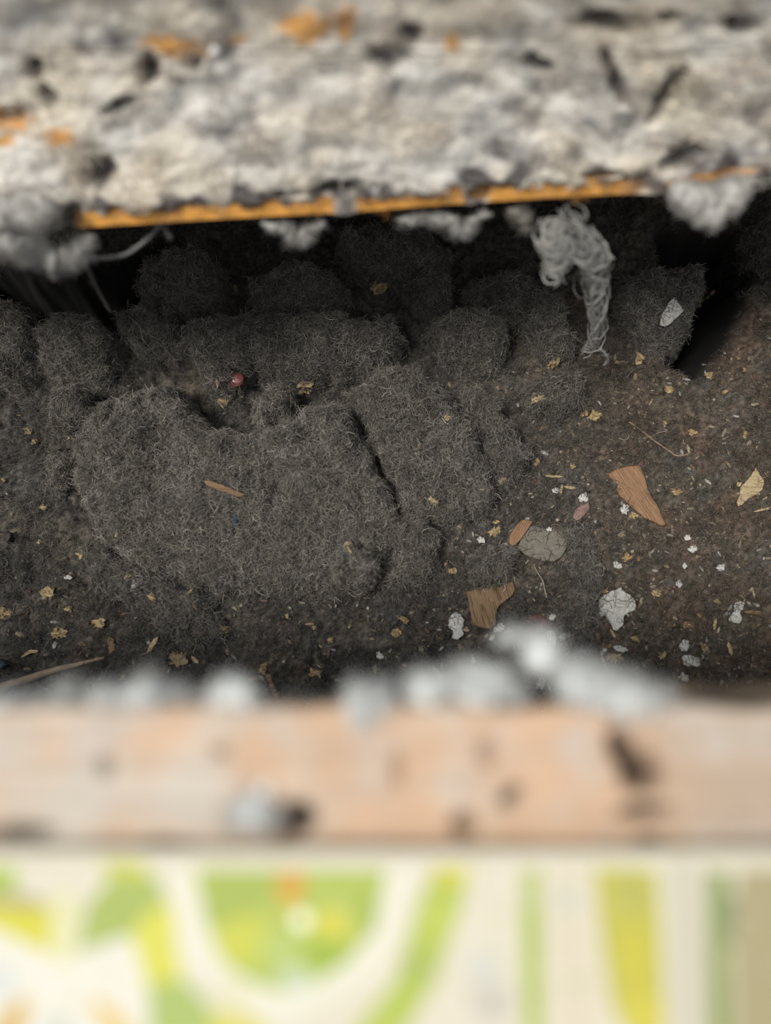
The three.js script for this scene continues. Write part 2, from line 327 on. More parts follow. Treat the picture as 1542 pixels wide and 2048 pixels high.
// a plate from an outline in floor coordinates: domed top, ragged rim, thin edge, laid on the ground under it
function plate(pts, thick, bend, lift = 0, grain = 0) {
  const n = pts.length, c = new THREE.Vector3(); pts.forEach((p) => c.addScaledVector(p, 1 / n));
  const gx0 = topHeight(c.x - 0.002, c.z), gx1 = topHeight(c.x + 0.002, c.z), gz0 = topHeight(c.x, c.z - 0.002), gz1 = topHeight(c.x, c.z + 0.002);
  const sx = clamp((gx1 - gx0) / 0.004, -0.5, 0.5), sz = clamp((gz1 - gz0) / 0.004, -0.5, 0.5), span = Math.max(...pts.map((p) => Math.hypot(p.x - c.x, p.z - c.z)));
  let base = -1; for (const p of [c, ...pts]) base = Math.max(base, topHeight(lerp(c.x, p.x, 0.7), lerp(c.z, p.z, 0.7)) - sx * 0.7 * (p.x - c.x) - sz * 0.7 * (p.z - c.z));
  base = lerp(base, topHeight(c.x, c.z), 0.35);
  const rings = [0, 0.35, 0.7, 0.94, 1], pos = [], uv = [], idx = [], ca = Math.cos(grain), sa = Math.sin(grain);
  const put = (x, y, z) => { pos.push(x, y, z); uv.push(x * ca + z * sa, z * ca - x * sa); return pos.length / 3 - 1; };
  const lay = (fx, fz, k, bottom) => {
    const r2 = (fx * fx + fz * fz) / (span * span);
    return sx * fx + sz * fz + bend * span * (r2 - 0.35) + (bottom ? 0 : thick * (k === 1 ? 0.55 : 1) + 0.12 * thick * nz(fx * 900, fz * 900, span * 999));
  };
  const tops = rings.map((k) => pts.map((p) => { const fx = (p.x - c.x) * k, fz = (p.z - c.z) * k; return put(fx, lay(fx, fz, k), fz); }));
  for (let r = 0; r < rings.length - 1; r++) for (let i = 0; i < n; i++) { const j = (i + 1) % n; idx.push(tops[r][i], tops[r + 1][j], tops[r + 1][i], tops[r][i], tops[r][j], tops[r + 1][j]); }
  const lows = pts.map((p) => { const fx = (p.x - c.x) * 0.97, fz = (p.z - c.z) * 0.97; return put(fx, lay(fx, fz, 1, true), fz); }), mid = put(0, lay(0, 0, 0, true), 0);
  for (let i = 0; i < n; i++) { const j = (i + 1) % n; idx.push(tops[4][i], tops[4][j], lows[i], tops[4][j], lows[j], lows[i], lows[i], lows[j], mid); }
  let g = new THREE.BufferGeometry();
  g.setAttribute('position', new THREE.Float32BufferAttribute(pos, 3)); g.setAttribute('uv', new THREE.Float32BufferAttribute(uv, 2)); g.setIndex(idx);
  // turn faces up where the outline ran the other way
  const area = pts.reduce((s, p, i) => { const q = pts[(i + 1) % n]; return s + p.x * q.z - q.x * p.z; }, 0);
  if (area > 0) { const ix = g.index.array; for (let i = 0; i < ix.length; i += 3) { const t = ix[i]; ix[i] = ix[i + 1]; ix[i + 1] = t; } }
  g.computeVertexNormals();
  return { geo: g, at: new THREE.Vector3(c.x, base + 0.15 * MM + lift, c.z) };
}
function crumbGeometry(cx, cy, w, h, deg) {   // a torn scrap with shavings crossing it
  const out = [];
  const n = Math.round(clamp(w * h / 60, 3, 9));
  for (let i = 0; i < n + 1; i++) {
    const a = deg + rr(-70, 70), k = i ? 0.5 : 0, px = cx + rr(-0.5, 0.5) * w * k * 0.8, py = cy + rr(-0.5, 0.5) * h * k * 0.8;
    const poly = ragged(i ? sliver(px, py, clamp(rr(0.35, 0.8) * w, 6, 22), rr(2.5, 6.5), a) : oval(cx, cy, w * 0.72, h * 0.72, deg, 9), 4, i ? 0.9 : 2.6);
    const { geo, at: p } = plate(poly, rr(0.2, 0.45) * MM, i ? rr(-0.1, 0.35) : 0.05, (i ? rr(0, 0.7) : 0) * MM, rr(0, 3));
    const b = rr(0.55, 1.2), tint = i && rnd() < 0.3 ? [b, b * 0.84, b * 0.7] : [b, b, b * rr(0.85, 1.05)];
    geo.setAttribute('color', new THREE.Float32BufferAttribute(new Array(geo.attributes.position.count).fill(tint).flat(), 3));
    geo.translate(p.x, p.y, p.z); out.push(geo);
  }
  return mergeGeometries(out);
}
function ragged(pts, step, amp) {                      // an outline in photo pixels -> floor points with a torn rim
  const out = [], level = onGround(pts.reduce((s, q) => s + q[0], 0) / pts.length, pts.reduce((s, q) => s + q[1], 0) / pts.length).y + 0.0006;
  for (let i = 0; i < pts.length; i++) {
    const a = pts[i], b = pts[(i + 1) % pts.length], L = Math.hypot(b[0] - a[0], b[1] - a[1]), k = Math.max(1, Math.round(L / step));
    for (let q = 0; q < k; q++) { const t = q / k, e = q ? amp : amp * 0.4; out.push(onPlane(a[0] + (b[0] - a[0]) * t + rr(-e, e), a[1] + (b[1] - a[1]) * t + rr(-e, e), level)); }
  }
  return out;
}
function chip(name, category, label, material, pts, thick = 0.5, { step = 5, amp = 1.6, bend = 0.05, lift = 0, grain = 0, group: gr } = {}) {
  const poly = ragged(pts, step, amp), { geo, at: p } = plate(poly, thick * MM, bend, lift * MM, grain);
  const m = mesh(name, geo, chipMaterial[material]); m.position.copy(p);
  chipPolys.push(poly); return tag(m, label, category, gr);
}
const oval = (cx, cy, w, h, deg, k = 15) => { const a = deg * Math.PI / 180, e = []; for (let i = 0; i < k; i++) { const t = i / k * 6.283, q = rr(0.66, 1.16), x = Math.cos(t) * w / 2 * q, y = Math.sin(t) * h / 2 * q; e.push([cx + x * Math.cos(a) - y * Math.sin(a), cy + x * Math.sin(a) + y * Math.cos(a)]); } return e; };
const sliver = (cx, cy, len, wid, deg) => { const a = deg * Math.PI / 180; return [[-0.5, -0.15], [-0.2, -0.5], [0.3, -0.42], [0.5, 0.1], [0.22, 0.5], [-0.3, 0.4]].map(([x, y]) => [cx + x * len * Math.cos(a) - y * wid * Math.sin(a), cy + x * len * Math.sin(a) + y * wid * Math.cos(a)]); };

chip('wood_chip', 'wood chip', 'orange-brown pointed wood chip, the longest, with a broad blunt head', 'orange', [[1211, 949], [1230, 940], [1250, 935], [1273, 934], [1280, 945], [1286, 958], [1294, 987], [1304, 1002], [1312, 1013], [1322, 1035], [1330, 1052], [1321, 1053], [1306, 1044], [1289, 1036], [1273, 1022], [1260, 1010], [1250, 1000], [1240, 991], [1233, 978], [1236, 965], [1224, 953]], 0.9, { step: 14, amp: 0.8, grain: 1.05 });
chip('wood_chip', 'wood chip', 'small orange oblong wood chip leaning on the cracked grey flake', 'orange', [[1044, 1040], [1065, 1043], [1058, 1055], [1052, 1065], [1041, 1080], [1030, 1091], [1022, 1095], [1017, 1088], [1017, 1075], [1025, 1062], [1033, 1050]], 0.8, { step: 14, amp: 0.6, lift: 0.6, grain: -0.95 });
chip('wood_chip', 'wood chip', 'broad brown wood chip with dark grain, nearest the near board, beside white crumbs', 'brown', [[931, 1184], [950, 1178], [975, 1170], [1003, 1165], [1029, 1160], [1033, 1176], [1026, 1190], [1007, 1205], [997, 1214], [991, 1227], [990, 1240], [989, 1253], [978, 1260], [962, 1258], [945, 1252], [941, 1238], [937, 1215]], 0.9, { step: 14, amp: 0.9, grain: 1.35 });
chip('plaster_flake', 'plaster flake', 'flat grey flake with dark cracks, under the small orange oblong chip', 'grey', [[1050, 1054], [1062, 1050], [1075, 1052], [1092, 1057], [1110, 1056], [1137, 1068], [1136, 1085], [1132, 1100], [1122, 1115], [1105, 1125], [1085, 1124], [1062, 1117], [1045, 1110], [1032, 1098], [1040, 1080]], 0.5, { step: 12, amp: 1.5, bend: 0.02 });
chip('paint_flake', 'paint flake', 'largest white torn flake, on the open dirt facing the near board', 'white', [[1221, 1182], [1237, 1176], [1250, 1189], [1259, 1196], [1266, 1208], [1266, 1221], [1254, 1226], [1247, 1232], [1243, 1253], [1234, 1262], [1226, 1260], [1219, 1244], [1208, 1228], [1198, 1238], [1188, 1232], [1188, 1219], [1197, 1211], [1198, 1197], [1208, 1189]], 0.4, { step: 7, amp: 1.6, bend: 0.1 });
chip('paint_flake', 'paint flake', 'pale grey triangular flake between the hanging strand and the dark right cleft', 'white', [[1319, 650], [1320, 640], [1324, 626], [1331, 614], [1338, 608], [1350, 617], [1362, 630], [1350, 640], [1340, 648], [1330, 653]], 0.6, { bend: 0.2, amp: 1.2, lift: 0.8 });
chip('paint_flake', 'paint flake', 'oval white flake lying just below a smaller round white flake, near the board', 'white', oval(1379, 1322, 50, 27, 14), 0.45, { amp: 1 });
chip('paint_flake', 'paint flake', 'round white flake just above the oval white flake', 'white', oval(1369, 1291, 25, 25, 0), 0.5, { amp: 1 });
chip('paint_flake', 'paint flake', 'grey-white flake below the oval white flake, close against the near board', 'white', oval(1367, 1355, 22, 19, 20), 0.4);
chip('paint_flake', 'paint flake', 'tall lumpy white flake beside a short brown stick, near the picture edge', 'white', [[1468, 1206], [1478, 1202], [1488, 1206], [1486, 1218], [1480, 1226], [1484, 1240], [1478, 1248], [1466, 1246], [1457, 1240], [1462, 1230], [1468, 1222]], 0.6, { amp: 1.2 });
chip('paint_flake', 'paint flake', 'crumbly white flake immediately left of the broad brown chip', 'white', [[903, 1228], [913, 1223], [922, 1230], [929, 1240], [925, 1256], [927, 1268], [915, 1281], [903, 1276], [906, 1262], [896, 1252], [897, 1238]], 0.6, { step: 6, amp: 2 });
chip('paint_flake', 'paint flake', 'small white flake wedged under the tip of the broad brown chip', 'white', oval(998, 1256, 24, 18, -20), 0.5, { step: 6, amp: 1.6 });
chip('paint_flake', 'paint flake', 'little white flake below the pointed end of the broad brown chip', 'white', oval(984, 1275, 11, 16, 30), 0.4);
chip('paint_flake', 'paint flake', 'white flake above the pink-grey sliver, between two wood chips', 'white', oval(1166, 995, 23, 20, 10), 0.6, { amp: 1.2 });
chip('paint_flake', 'paint flake', 'white flake tucked against the long side of the pointed orange chip', 'white', oval(1249, 1019, 17, 22, -10), 0.5, { amp: 1.4 });
chip('paint_flake', 'paint flake', 'tiny white chip on the top rim of the cracked grey flake', 'white', oval(1098, 1059, 13, 10, 0), 0.4, { lift: 0.5 });
chip('paint_flake', 'paint flake', 'ragged white fleck at the front rim of the cracked grey flake', 'white', oval(1095, 1113, 17, 12, 20), 0.4, { lift: 0.5, step: 5, amp: 1.6 });
chip('paint_flake', 'paint flake', 'slim white flake halfway between cracked grey flake and largest white flake', 'white', sliver(1235, 1130, 22, 12, 20), 0.4);
chip('paint_flake', 'paint flake', 'white flake in brown dirt below the tip of the pointed orange chip', 'white', oval(1385, 1098, 17, 15, 0), 0.5);
chip('paint_flake', 'paint flake', 'bright squarish white flake alone in brown dirt, above the lumpy tall flake', 'white', oval(1441, 1135, 20, 17, 25), 0.5);
chip('paint_flake', 'paint flake', 'small white flake above the row of brown crumbs, behind the round white flake', 'white', oval(1358, 1169, 16, 13, 0), 0.5);
chip('paint_flake', 'paint flake', 'white fleck at the top of a line of flecks below the pointed orange chip', 'white', oval(1374, 1075, 15, 12, 0), 0.4);
chip('paint_flake', 'paint flake', 'white crumb in the line of flecks in reddish dirt', 'white', oval(1370, 1131, 10, 12, 0), 0.5);
chip('paint_flake', 'paint flake', 'white flake against the maroon scrap, half hidden by bright fluff', 'white', oval(1105, 1233, 18, 14, -30), 0.5, { step: 5, amp: 2 });
chip('paint_flake', 'paint flake', 'torn white flake just behind the bright fluff ball of the near board', 'white', [[1092, 1262], [1103, 1260], [1112, 1275], [1110, 1290], [1098, 1288]], 0.4, { step: 5, amp: 1.5 });
chip('paint_flake', 'paint flake', 'folded white flake beside the bright fluff ball, touching the lint streak', 'white', oval(1128, 1273, 26, 15, -25), 0.5, { step: 5, amp: 2 });
chip('paint_flake', 'paint flake', 'white flake capping the fibrous tan clump', 'white', sliver(1240, 1298, 32, 13, 10), 0.5, { lift: 0.5 });
chip('paint_flake', 'paint flake', 'small white nub next to the fibrous tan clump', 'white', oval(1209, 1300, 11, 9, 0), 0.5);
chip('paint_flake', 'paint flake', 'broken white flake at the board edge below the bright fluff ball', 'white', oval(1080, 1366, 18, 30, 12), 0.5, { step: 5, amp: 2 });
chip('paint_flake', 'paint flake', 'white crumb among straw bits behind the small orange oblong chip', 'white', oval(962, 1081, 18, 16, 0), 0.5, { step: 5, amp: 1.6 });
chip('paint_flake', 'paint flake', 'white-yellow crumb on the bare patch left of the small lint tuft', 'white', oval(942, 1115, 16, 12, 0), 0.5, { step: 5, amp: 1.6 });
chip('paint_flake', 'paint flake', 'white crumb near straw bits, above the pink-grey sliver', 'white', oval(1112, 981, 17, 12, 15), 0.5, { step: 5, amp: 1.6 });
chip('paint_flake', 'paint flake', 'greyish white crumb blurred between near-board fluff and brown chip', 'white', oval(947, 1320, 11, 16, 0), 0.4);
chip('paint_flake', 'paint flake', 'whitish flake in front of the big lint mat, near the board fluff', 'white', oval(760, 1312, 14, 20, -20), 0.4, { step: 5, amp: 1.6 });
chip('paint_flake', 'paint flake', 'grey-white flake on the dirt between big lint mat and long splinter', 'white', oval(270, 1169, 13, 19, -15), 0.4);
chip('paint_flake', 'paint flake', 'tiny white flake above the long splinter, below the yellowish chip', 'white', oval(110, 1290, 9, 15, 15), 0.4);
chip('paint_flake', 'paint flake', 'small pale flake above the squarish tan patch at the left', 'white', sliver(135, 1155, 19, 9, -5), 0.4);

chip('plaster_flake', 'flake', 'pink-grey sliver just below a white flake, between two wood chips', 'pink', [[1146, 1035], [1150, 1020], [1160, 1012], [1178, 1004], [1180, 1015], [1174, 1025], [1168, 1032], [1155, 1042]], 0.5, { amp: 0.8 });
chip('scrap', 'scrap', 'dull maroon scrap behind the bright fluff ball', 'maroon', oval(1074, 1243, 54, 28, 12), 0.7);
chip('plaster_flake', 'flake', 'tan leaf-shaped flake with pointed tip, near the picture edge', 'straw', [[1507, 937], [1514, 948], [1526, 963], [1524, 980], [1512, 990], [1496, 998], [1484, 1010], [1476, 1013], [1473, 1004], [1480, 990], [1481, 975], [1492, 962], [1500, 952]], 0.5, { bend: 0.16, amp: 1 });
chip('wood_splinter', 'splinter', 'short brown stick beside the tall lumpy white flake', 'brown', sliver(1506, 1225, 40, 8, 1), 0.7, { amp: 0.6 });
chip('wood_splinter', 'splinter', 'thin tan stick at the picture edge above the brown dirt', 'straw', sliver(1527, 1019, 44, 5, -14), 0.5, { amp: 0.5 });
chip('wood_splinter', 'splinter', 'light brown sliver lying on top of the big lint mat', 'brown', [[413, 966], [430, 968], [452, 974], [470, 980], [489, 988], [480, 994], [460, 988], [436, 982], [416, 975]], 0.5, { step: 8, amp: 1.6, lift: 0.9, bend: 0.02 });
chip('wood_splinter', 'splinter', 'black sliver on top of the big lint mat', 'dark', sliver(696, 1014, 27, 5, 38), 0.5, { amp: 0.4, lift: 0.9 });
chip('wood_splinter', 'splinter', 'brown splinter standing slanted by the near board, below a yellowish chip', 'twig', [[534, 1349], [543, 1350], [549, 1368], [556, 1388], [563, 1409], [557, 1412], [549, 1396], [541, 1374]], 0.7, { amp: 0.8 });
chip('wood_splinter', 'splinter', 'pale yellow splinter above the near board, in front of the big lint mat', 'straw', sliver(307, 1290, 40, 10, -62), 0.6, { amp: 0.6 });
chip('wood_splinter', 'splinter', 'thin pale splinter on the front rim of the big lint mat', 'straw', sliver(383, 1189, 27, 5, -58), 0.4, { amp: 0.4, lift: 0.8 });
chip('wood_splinter', 'splinter', 'short tan splinter between the pale flake and the big lint mat', 'straw', sliver(256, 1153, 18, 8, -38), 0.5, { amp: 0.6 });
chip('wood_splinter', 'splinter', 'whitish splinter by the tan crumb pile, near the board fluff', 'straw', sliver(390, 1320, 22, 9, 40), 0.5, { amp: 0.6 });
chip('wood_splinter', 'splinter', 'pale narrow splinter below the crumbly white flake, blurred by board fluff', 'straw', sliver(876, 1347, 36, 10, 52), 0.5, { amp: 0.6 });
chip('wood_splinter', 'splinter', 'upright tan splinter between lumpy white flake and round white flake', 'straw', sliver(1430, 1249, 27, 7, -78), 0.5, { amp: 0.8 });
chip('wood_splinter', 'splinter', 'pale curved sliver right of the oval white flake', 'straw', sliver(1460, 1298, 32, 8, 70), 0.5, { amp: 0.7 });
chip('wood_splinter', 'splinter', 'tan splinter under the lowest corner of the largest white flake', 'straw', sliver(1226, 1268, 24, 6, 60), 0.5, { amp: 0.6 });
chip('wood_splinter', 'splinter', 'straw-coloured splinter curving from the fibrous tan clump to the board', 'straw', sliver(1208, 1328, 42, 6, 68), 0.5, { amp: 0.8 });
chip('wood_splinter', 'splinter', 'tan straw beside the rounded lint mound, above the small white crumb', 'straw', sliver(1107, 953, 44, 5, 3), 0.5, { amp: 0.8 });
chip('wood_splinter', 'splinter', 'light splinter standing beside the small white crumb and straw', 'straw', sliver(1123, 979, 22, 5, -80), 0.5, { amp: 0.6 });
chip('wood_splinter', 'splinter', 'thin straw pair by the white flake above the pink-grey sliver', 'straw', sliver(1140, 975, 26, 6, 8), 0.5, { amp: 1 });
chip('wood_splinter', 'splinter', 'brown straw bit at the end of the long grey splinter', 'brown', sliver(225, 1290, 40, 14, 82), 0.5, { amp: 2 });
chip('wood_splinter', 'splinter', 'tan forked straw above the long grey splinter, near the slate pebble', 'straw', [[41, 1316], [52, 1305], [60, 1299], [78, 1301], [76, 1306], [66, 1305], [54, 1311]], 0.5, { step: 6, amp: 0.7 });
chip('pebble', 'pebble', 'dark slate-blue pebble at the left edge above the long splinter', 'slate', oval(5, 1328, 30, 22, 5), 2.0, { amp: 0.6, bend: -0.25 });
chip('seed', 'seed', 'dark brown seed husk at the left edge', 'dark', oval(20, 1076, 16, 27, 10), 1.6, { amp: 0.6, bend: -0.3 });
chip('thread_scrap', 'scrap', 'dark blue scrap caught in the big lint mat', 'blue', sliver(471, 1043, 27, 8, -78), 0.4, { amp: 0.6, lift: 0.8 });
const crumbs = [
  [118, 1266, 48, 32, -10, 'yellowish lumpy wood crumb, the largest one near the long splinter'], [97, 1187, 42, 42, 0, 'squarish tan wood patch above the yellowish lumpy crumb'],
  [199, 1245, 34, 26, 0, 'tan fibrous crumb between the yellowish lumpy one and the big mat'], [303, 1195, 23, 27, 0, 'tan crumb close in front of the lint mat rim'],
  [357, 1318, 48, 40, 20, 'loose tan shaving pile nearest the board fluff'], [448, 1259, 20, 26, 20, 'pale forked crumb in front of the big lint mat'],
  [162, 1111, 28, 16, -20, 'branched tan crumb at the left rim of the big mat'], [79, 1084, 14, 18, 0, 'round orange-tan crumb right of the dark seed husk'],
  [88, 1015, 18, 15, 0, 'tan crumb above the dark seed husk'], [10, 1226, 40, 34, 0, 'dusty beige patch cut by the picture edge above the slate pebble'],
  [138, 1217, 20, 14, -30, 'small orange-tan crumb below the squarish tan patch'], [527, 1336, 25, 36, 5, 'yellowish chip above the slanted brown splinter'],
  [699, 1097, 28, 34, 0, 'tan crumb cluster bared in a pit of the big mat'], [793, 1266, 30, 26, 30, 'speckled tan crumb in front of the lint hummock'],
  [808, 1239, 26, 18, 0, 'orange-tan crumb above the speckled tan crumb'], [905, 1142, 24, 20, 0, 'yellow-tan crumb left of the small lint tuft'],
  [989, 1063, 34, 22, -25, 'straw heap behind the small orange oblong chip'], [992, 1045, 20, 10, 0, 'orange crumb just above the straw heap'],
  [760, 579, 52, 26, 0, 'blurred tan patch at the rear beside the small round puff'], [611, 776, 48, 18, -12, 'brown patch behind the notch of the big mat'],
  [447, 806, 30, 24, 0, 'tan crumb patch right below the pink bead'], [445, 786, 10, 24, 10, 'thin tan crumb close left of the pink bead'],
  [895, 835, 18, 20, 0, 'tan crumb on the scalloped lint mound'], [838, 893, 9, 16, -30, 'tiny pale sliver on the scalloped lint mound'],
  [868, 1003, 26, 20, 20, 'tan crumb at the foot of the scalloped lint mound'], [1003, 960, 22, 18, 0, 'pale crumb at the foot of the rounded lint mound'],
  [1072, 925, 20, 28, 0, 'tan crumb right beside the rounded lint mound'], [1145, 932, 18, 20, 20, 'pale tan crumb above the tan straw'],
  [1105, 730, 30, 22, -20, 'orange-tan crumb cluster left of the strand tip'], [1233, 726, 15, 10, 0, 'bright orange crumb at the tip of the hanging strand'],
  [1279, 716, 26, 22, 0, 'orange crumb pair behind the thin twig'], [1338, 780, 26, 20, 0, 'tan crumb above the end of the thin twig'],
  [1190, 832, 30, 26, 10, 'tan shaving heap left of the thin twig'], [1168, 828, 20, 14, 0, 'smaller tan shaving beside the shaving heap'],
  [1075, 800, 34, 18, 0, 'brown crumb patch before the scrappy lint tuft'], [1385, 865, 20, 12, -15, 'pale yellowish crumb above the twig end'],
  [1330, 848, 10, 20, 0, 'narrow tan crumb crossing beside the thin twig'], [1382, 635, 22, 16, 20, 'curled pale crumb just right of the grey triangular flake'],
  [1490, 740, 12, 12, 0, 'tan crumb beyond the dark right cleft'], [1418, 752, 20, 28, 20, 'tan crumb streak at the front of the dark right cleft'],
  [1448, 785, 14, 14, 0, 'reddish tan crumb in front of the dark right cleft'], [1490, 870, 10, 26, 0, 'thin tan crumb near the picture edge above the leaf flake'],
  [1478, 968, 14, 12, 0, 'little pale crumb beside the tan leaf flake'], [1355, 985, 22, 16, 0, 'pale grey-tan crumb right of the pointed orange chip'],
  [1254, 1115, 28, 14, -50, 'tan flake close beside the slim white flake'], [1265, 1030, 22, 20, 0, 'pale tan crumb under the pointed orange chip'],
  [1325, 1311, 27, 20, -15, 'rust-orange chip left of the oval white flake'], [1230, 1315, 56, 24, 5, 'fibrous tan clump capped by a white flake'],
  [1372, 1250, 17, 16, 0, 'orange-tan crumb above the round white flake'], [1312, 1188, 26, 18, 10, 'brown shaving right of the largest white flake'],
  [1208, 1182, 26, 12, -15, 'rusty shaving at the top of the largest white flake'], [1408, 1295, 20, 26, 0, 'tan shaving right of the round white flake'],
  [1433, 1202, 14, 14, 0, 'pale shaving curl near the bright squarish white flake'], [1269, 1277, 22, 14, 0, 'tan crumb between the largest white flake and the rust-orange chip'],
  [471, 578, 14, 18, 0, 'orange-tan crumb at the rear near the oval lint pillow'], [58, 862, 20, 22, 10, 'pale yellow crumb behind the flat lint patch'],
  [70, 884, 14, 18, 30, 'pale crumb just below the pale yellow crumb'], [140, 872, 22, 12, 0, 'tan crumb at the left shoulder of the big mat'],
  [125, 975, 16, 20, 0, 'pale tan crumb beside the flat lint patch'], [8, 960, 14, 10, 0, 'pinkish crumb at the left picture edge'],
  [700, 1250, 8, 24, 10, 'thin orange-tan crumb in front of the lint swirl'], [575, 1232, 10, 14, 0, 'small yellow crumb in front of the big mat'],
  [628, 1255, 12, 12, 0, 'tan grain in front of the lint mat near a pale grain'], [660, 1280, 16, 18, 0, 'pale crumb pair between mat and board fluff'],
  [632, 1345, 40, 16, 5, 'straw bits along the near board fluff'], [750, 1338, 12, 26, 10, 'yellow-tan upright crumb at the board fluff'],
];
for (const [x, y, w, h, a, label] of crumbs) {
  const geo = crumbGeometry(x, y, w, h, a); geo.computeBoundingBox(); const c = geo.boundingBox.getCenter(new THREE.Vector3()); geo.translate(-c.x, -c.y, -c.z);
  const m = mesh('wood_crumb', geo, strawTinted); m.position.copy(c); tag(m, label, 'wood crumb', 'wood crumbs on the pit floor');
}

// twigs, hairs and threads: bent tubes along the ground
function strand(name, category, label, px, radius, material, lift = 0.6, colour = [1, 1, 1], sides = 7) {
  const c = new THREE.CatmullRomCurve3(px.map(([x, y]) => { const p = onGround(x, y); p.y += lift * MM; return p; })), pts = c.getPoints(30).map((p) => { p.y = lerp(p.y, Math.max(p.y, topHeight(p.x, p.z) + lift * MM * 0.5), 0.7); return p; });
  const o = pts[15].clone(); pts.forEach((p) => p.sub(o));
  const g = threadGeometry(pts, (t) => radius(t) * MM, (t, k) => { const q = 1 + 0.5 * nz(t * 30, k * 6, radius(0.5) * 9); return colour.map((v) => v * q); }, sides);
  const m = mesh(name, g, material); m.position.copy(o); return tag(m, label, category);
}
strand('wood_splinter', 'splinter', 'long grey-brown tapering splinter lying along the near board at the left', [[-40, 1392], [0, 1378], [67, 1356], [115, 1340], [165, 1328], [212, 1316]], (t) => lerp(1.5, 0.35, Math.pow(t, 0.8)), matte(0xffffff, { vertexColors: true }), 1.3, [0.4, 0.3, 0.215], 9);
strand('twig', 'twig', 'thin straight brown twig with a hooked end, right of the rounded lint mound', [[1257, 845], [1282, 863], [1310, 885], [1335, 902], [1350, 912], [1366, 912], [1380, 906]], (t) => lerp(0.2, 0.27, 1 - Math.abs(t * 2 - 1)), vmat, 0.5, [0.3, 0.22, 0.16]);
strand('twig', 'twig', 'short fine twig crossing the thin straight one', [[1298, 878], [1312, 869], [1330, 865]], () => 0.14, vmat, 1.0, [0.3, 0.23, 0.17]);
strand('hair', 'hair', 'long pale hair curving over the lint hump before the dark left hollow', [[259, 606], [264, 640], [282, 658], [290, 685], [303, 700]], () => 0.11, vmat, 1.4, [0.3, 0.28, 0.25]);
strand('hair', 'hair', 'short upright pale hair beside the long pale hair', [[242, 645], [244, 660], [243, 672]], () => 0.1, vmat, 0.8, [0.26, 0.24, 0.22]);
strand('hair', 'hair', 'pale hair bent over the long soft lint ridge behind the bead', [[433, 665], [436, 690], [448, 712], [462, 730]], () => 0.1, vmat, 1.0, [0.2, 0.19, 0.17]);
strand('hair', 'hair', 'straight pale hair slanting across the notch of the big mat', [[555, 842], [580, 820], [600, 802]], () => 0.09, vmat, 1.2, [0.3, 0.28, 0.26]);
strand('hair', 'hair', 'dark hair curving on the left part of the big lint mat', [[545, 930], [530, 950], [520, 972]], () => 0.1, vmat, 0.9, [0.02, 0.018, 0.016]);
strand('hair', 'hair', 'dark vertical hair near the seed husk at the left', [[62, 1090], [64, 1115], [64, 1138]], () => 0.11, vmat, 0.9, [0.022, 0.018, 0.016]);
strand('hair', 'hair', 'long dark hair rising from the dusty beige patch', [[0, 1262], [20, 1240], [50, 1228], [75, 1212]], () => 0.1, vmat, 0.9, [0.022, 0.018, 0.016]);
strand('thread', 'thread', 'pale forked straw thread between brown chip and cracked grey flake', [[1066, 1130], [1075, 1148], [1084, 1162], [1088, 1180], [1092, 1196]], (t) => lerp(0.14, 0.22, t), vmat, 0.8, [0.34, 0.3, 0.24]);
strand('thread', 'thread', 'grey wavy thread in the dirt before the dark right cleft', [[1250, 760], [1262, 745], [1275, 737], [1300, 735]], () => 0.15, vmat, 0.8, [0.16, 0.15, 0.135]);
strand('thread', 'thread', 'curled pale thread by the thin twig', [[1236, 878], [1245, 882], [1253, 880], [1256, 873]], () => 0.11, vmat, 0.8, [0.34, 0.31, 0.27]);

// the pink bead in the notch of the mat
{
  const p = onGround(481, 777), g = group('bead', new THREE.Vector3(p.x, topHeight(p.x, p.z) + 3.3 * MM, p.z));
  const s = new THREE.SphereGeometry(2.1 * MM, 40, 28), P = s.attributes.position;
  for (let i = 0; i < P.count; i++) { const x = P.getX(i), y = P.getY(i), z = P.getZ(i), k = 1 + 0.07 * nz(x * 900, y * 900, z * 900); P.setXYZ(i, x * k, y * k * 0.72, z * k); }
  s.computeVertexNormals();
  part('bead_body', s, new THREE.MeshPhysicalMaterial({ color: srgb(150, 94, 92), roughness: 0.28, clearcoat: 0.7, clearcoatRoughness: 0.12 }), g);
  tag(g, 'small glossy pink bead sitting in the notch of the big lint mat', 'bead');
}

